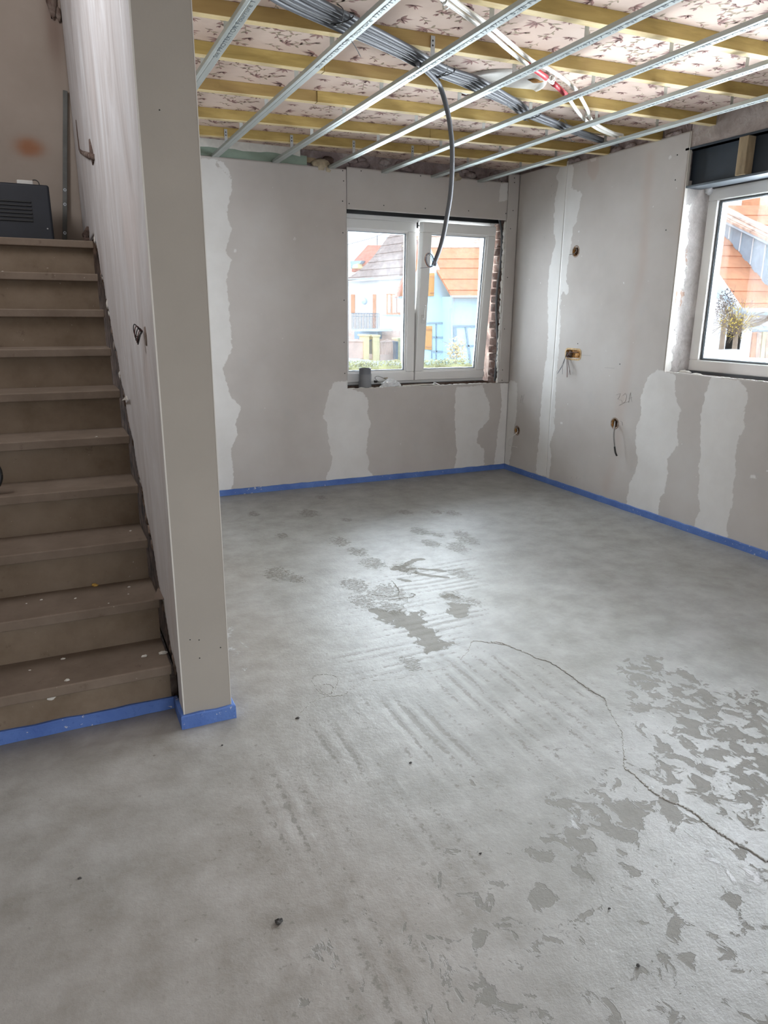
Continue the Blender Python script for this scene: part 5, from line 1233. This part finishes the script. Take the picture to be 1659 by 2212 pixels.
for q in ([(150,1405),(560,1405),(560,1432),(150,1425)], [(338,1430),(352,1430),(352,2000),(340,2000)], [(485,1430),(500,1430),(445,2000),(430,2000)], [(285,1605),(550,1610),(550,1632),(285,1625)], [(285,1800),(550,1815),(550,1835),(285,1822)], [(275,1460),(288,1460),(288,2000),(275,2000)]):
    eb(yb2(wb_(q), .84, .06), 'timber_beam', 'half_timber')
for q in ([(580,1450),(1100,1450),(1100,1478),(580,1475)], [(585,1475),(630,1475),(630,2100),(585,2100)], [(750,1475),(772,1475),(850,2060),(828,2060)], [(630,1725),(1100,1730),(1100,1750),(630,1748)], [(620,2005),(1100,2015),(1100,2035),(620,2030)]):
    eb(yb2(wb_(q), -.06, .06), 'timber_beam', 'half_timber')
# pale shrub by the corner of the blue house
def shrub(nm, lab, c, rx, rz, n, mat_, seed, stems, s_=.07):
    rnd = random.Random(seed); e = empty(nm, (c.x, c.y, ZG)); tag(e, lab, 'shrub'); mb = MB()
    for k in range(n):
        d = Vector((rnd.gauss(0, 1), rnd.gauss(0, 1), rnd.gauss(0, 1))).normalized()*rnd.random()**.5; p = c + Vector((d.x*rx, d.y*rx*.35, d.z*rz))
        a_ = Vector((rnd.gauss(0, 1), rnd.gauss(0, 1), rnd.gauss(0, 1))).normalized(); b_ = a_.orthogonal(); mb.add([p - a_*s_, p + b_*s_*.6, p + a_*s_, p - b_*s_*.6], [(0, 1, 2, 3)])
    o = loc(mb.build('blossom', M[mat_], e), e); o['kind'] = 'stuff'
    tw = MB()
    for k in range(stems):
        d = Vector((rnd.gauss(0, 1), rnd.gauss(0, .6), rnd.gauss(.3, .8))).normalized(); p = c + Vector((d.x*rx*1.5, d.y*rx*.4, d.z*rz*1.2)); tw.tube(arc_pts([(c.x, c.y, c.z - rz*.8), c + (p - c)*.5 + Vector((rnd.gauss(0, .07), rnd.gauss(0, .07), rnd.gauss(0, .05))), p], 4), .0045, 4)
    o = loc(tw.build('twigs', M['twig'], e), e); o['kind'] = 'stuff'
    loc(MB().tube([(c.x + .1, c.y, ZG), (c.x, c.y, c.z - rz*.7)], [.10, .06], 8).build('trunk', M['twig'], e, True), e); return e
shrub('pale_shrub', 'small pale yellow shrub before the blue house', at(wb_([(610,1800)])[0], 1, YB - 2), .55, .55, 160, 'sandstone', 4, 8)
# --- house seen through the right window
YO = 10.6
oh = empty('orange_roofed_house', (20, YO, ZG)); tag(oh, 'white house with an orange flat-tiled roof and zinc-clad dormer outside the right window', 'house')
eo = lambda mb, nm, m_: loc(mb.build(nm, M[m_], oh), oh)
EO = at(wc_([(585,1410)])[0], 1, YO - .35); VO = at(wc_([(308,1005)])[0], 0, EO.x); s_ = VO - EO; ang = math.atan2(s_.z, s_.y); NRO = Vector((0, -math.sin(ang), math.cos(ang)))
ys = [1405, 1340, 1275, 1212, 1148, 1085, 1022, 960, 898, 838, 780, 725, 670, 615, 560, 505, 450, 400, 350, 305]
def vg(y): return 612 - (1405 - y)*(612 - 308)/(1405 - 1000)
for k in range(len(ys) - 1):
    q = [(vg(ys[k]), ys[k] + 5), (1500, ys[k] + 20), (1500, ys[k+1] + 15), (vg(ys[k+1]), ys[k+1])]
    eo(poly_on(MB(), wc_(q), EO + NRO*(.03*(k % 2)), NRO, .08), 'tile_course', 'tile_orange')
# side wall (faces the viewer's left) and front wall
XS = EO.x + .35; YW = YO
zt_ = EO.z - .15; rise = math.tan(ang)
eo(MB().prism([(XS, YW, ZG), (XS, YW + 7, ZG), (XS, YW + 7, zt_ + 6.6*rise), (XS, YW, zt_ - .1)], (.3, 0, 0)), 'side_wall', 'white_render')
eo(MB().box((XS, YW, ZG), (XS + 14, YW + .3, zt_)), 'front_wall', 'white_render')
vb = [EO + s_.normalized()*t_ for t_ in (-.05, 8.5)]
eo(MB().prism([vb[0] + Vector((-.05, 0, -.05)), vb[1] + Vector((-.05, 0, -.05)), vb[1] + Vector((-.05, 0, -.42)), vb[0] + Vector((-.05, 0, -.30))], (.06, 0, 0)), 'barge_board', 'zinc_pale')
eo(MB().prism([vb[0] + Vector((-.07, 0, .06)), vb[1] + Vector((-.07, 0, .06)), vb[1] + Vector((-.07, 0, -.06)), vb[0] + Vector((-.07, 0, -.06))], (.12, 0, 0)), 'verge_strip', 'white_render')
eo(MB().tube([(EO.x - .1, EO.y - .08, EO.z - .08), (EO.x + 14, EO.y - .08, EO.z - .08)], .11, 10), 'gutter', 'zinc_pale')
c = wc_([(900,1490),(860,1530),(780,1570),(700,1590)]); eo(MB().tube(arc_pts([at(p, 1, YO - .15) for p in c], 5), .06, 8), 'downpipe', 'twig')
for q, m_, nm, dy in (([(680,1600),(1500,1590),(1500,1640),(690,1640)], 'zinc_pale', 'garage_lintel', -.05), ([(720,1640),(1500,1640),(1500,1960),(690,1960)], 'zinc', 'garage_recess', -.02), ([(725,1660),(778,1655),(750,1960),(690,1960)], 'wood_orange', 'garage_jamb', -.05),
        ([(765,1665),(815,1660),(790,1960),(745,1960)], 'tile_pale', 'brick_panel', -.06), ([(830,1655),(865,1655),(840,1960),(795,1960)], 'sandstone', 'post', -.07), ([(865,1655),(1500,1655),(1500,1960),(850,1960)], 'tile_pale', 'brick_panel', -.05)):
    eo(poly_on(MB(), wc_(q), (0, YO + dy, 0), NY, .12), nm, m_)
# dormer with zinc cheek
D0 = atp(wc_([(365,575)])[0], EO, NRO); D1 = atp(wc_([(880,1190)])[0], EO, NRO)
XD = D0.x + .0; cheek_n = Vector((-1, 0, 0)); DP = (XD, 0, 0)
# cheek plane: vertical, through both foot points
cd = (D1 - D0); cd.z = 0; cn = Vector((cd.y, -cd.x, 0)).normalized(); cn = cn if cn.dot(CAMLOC - D0) > 0 else -cn
eo(poly_on(MB(), wc_([(365,470),(480,530),(700,640),(900,735),(1100,830),(1100,1450),(880,1190),(600,855),(365,575)]), D0, cn, .25), 'dormer_cheek', 'zinc')
eo(poly_on(MB(), wc_([(378,432),(880,672),(1100,775),(1100,835),(880,730),(375,482)]), D0 + cn*.25, cn, .3), 'dormer_fascia', 'zinc_pale')
for q in ([(472,540),(480,540),(462,665),(455,665)], [(596,600),(604,600),(572,800),(565,800)], [(722,660),(730,660),(690,940),(682,940)], [(852,728),(860,728),(808,1088),(800,1088)]):
    eo(poly_on(MB(), wc_(q), D0 + cn*.05, cn, .06), 'sheet_seam', 'white_render')
FD = atp(wc_([(378,432)])[0], D0 + cn*.25, cn); FD2 = atp(wc_([(880,672)])[0], D0 + cn*.25, cn); dn = (FD2 - FD).cross(Vector((1, 0, .22))); dn = dn if dn.z > 0 else -dn; dn.normalize()
for k in range(6):
    a0, a1 = k/6, (k+1)/6; L0 = (385, 425 - 12); R0 = (1100, 765)
    up0 = Vector((400, 300)); up1 = Vector((1100, 680))
    q = [(385 + (15)*a0, 432 - 132*a0), (1100, 775 - 110*a0), (1100, 775 - 110*a1), (385 + 15*a1, 432 - 132*a1)]
    eo(poly_on(MB(), wc_(q), FD + dn*(.04 + .03*(k % 2)), dn, .08), 'dormer_tile_course', 'tile_pale')
eo(poly_on(MB(), wc_([(450,345),(880,540),(1100,640),(1100,665),(880,565),(455,365)]), FD + dn*.12, dn, .1), 'flashing', 'white_render')
eo(poly_on(MB(), wc_([(725,190),(800,190),(795,325),(715,318)]), (0, YO + 9, 0), NY, .6), 'chimney', 'tile_orange')
eo(poly_on(MB(), wc_([(800,190),(900,190),(900,330),(795,325)]), (0, YO + 9.1, 0), NY, .6), 'chimney_side', 'sandstone')
c = at(wc_([(375,1258)])[0], 0, XS - .05); eo(MB().box(c - Vector((.15, .12, .12)), c + Vector((.05, .12, .12))), 'wall_lamp', 'zinc_pale')
# ivy patch, yellow shrub, white fence
shrub('ivy_clump', 'dark dry creeper clump under the eave of the orange-roofed house', at(wc_([(435,1385)])[0], 1, YO - .5), .40, .55, 500, 'dark_leaf', 6, 10, .03)
shrub('yellow_forsythia', 'bare-twigged shrub with yellow blossom outside the right window', at(wc_([(560,1540)])[0], 1, YO - 1.9), .76, .50, 700, 'yellow_flower', 7, 130, .024)
fe = empty('white_fence', at(wc_([(440,1960)])[0], 1, 6.5)); tag(fe, 'low white picket fence and post outside the right window', 'fence')
loc(poly_on(MB(), wc_([(435,1850),(600,1845),(590,2080),(420,2080)]), (0, 6.6, 0), NY, .25).build('pier', M['white_render'], fe), fe)
for k in range(12):
    x = 590 + k*58; loc(poly_on(MB(), wc_([(x, 1925 + 3*k), (x + 46, 1925 + 3*k), (x + 40, 2120), (x - 6, 2120)]), (0, 6.5, 0), NY, .05).build('picket', M['white_render'], fe), fe)
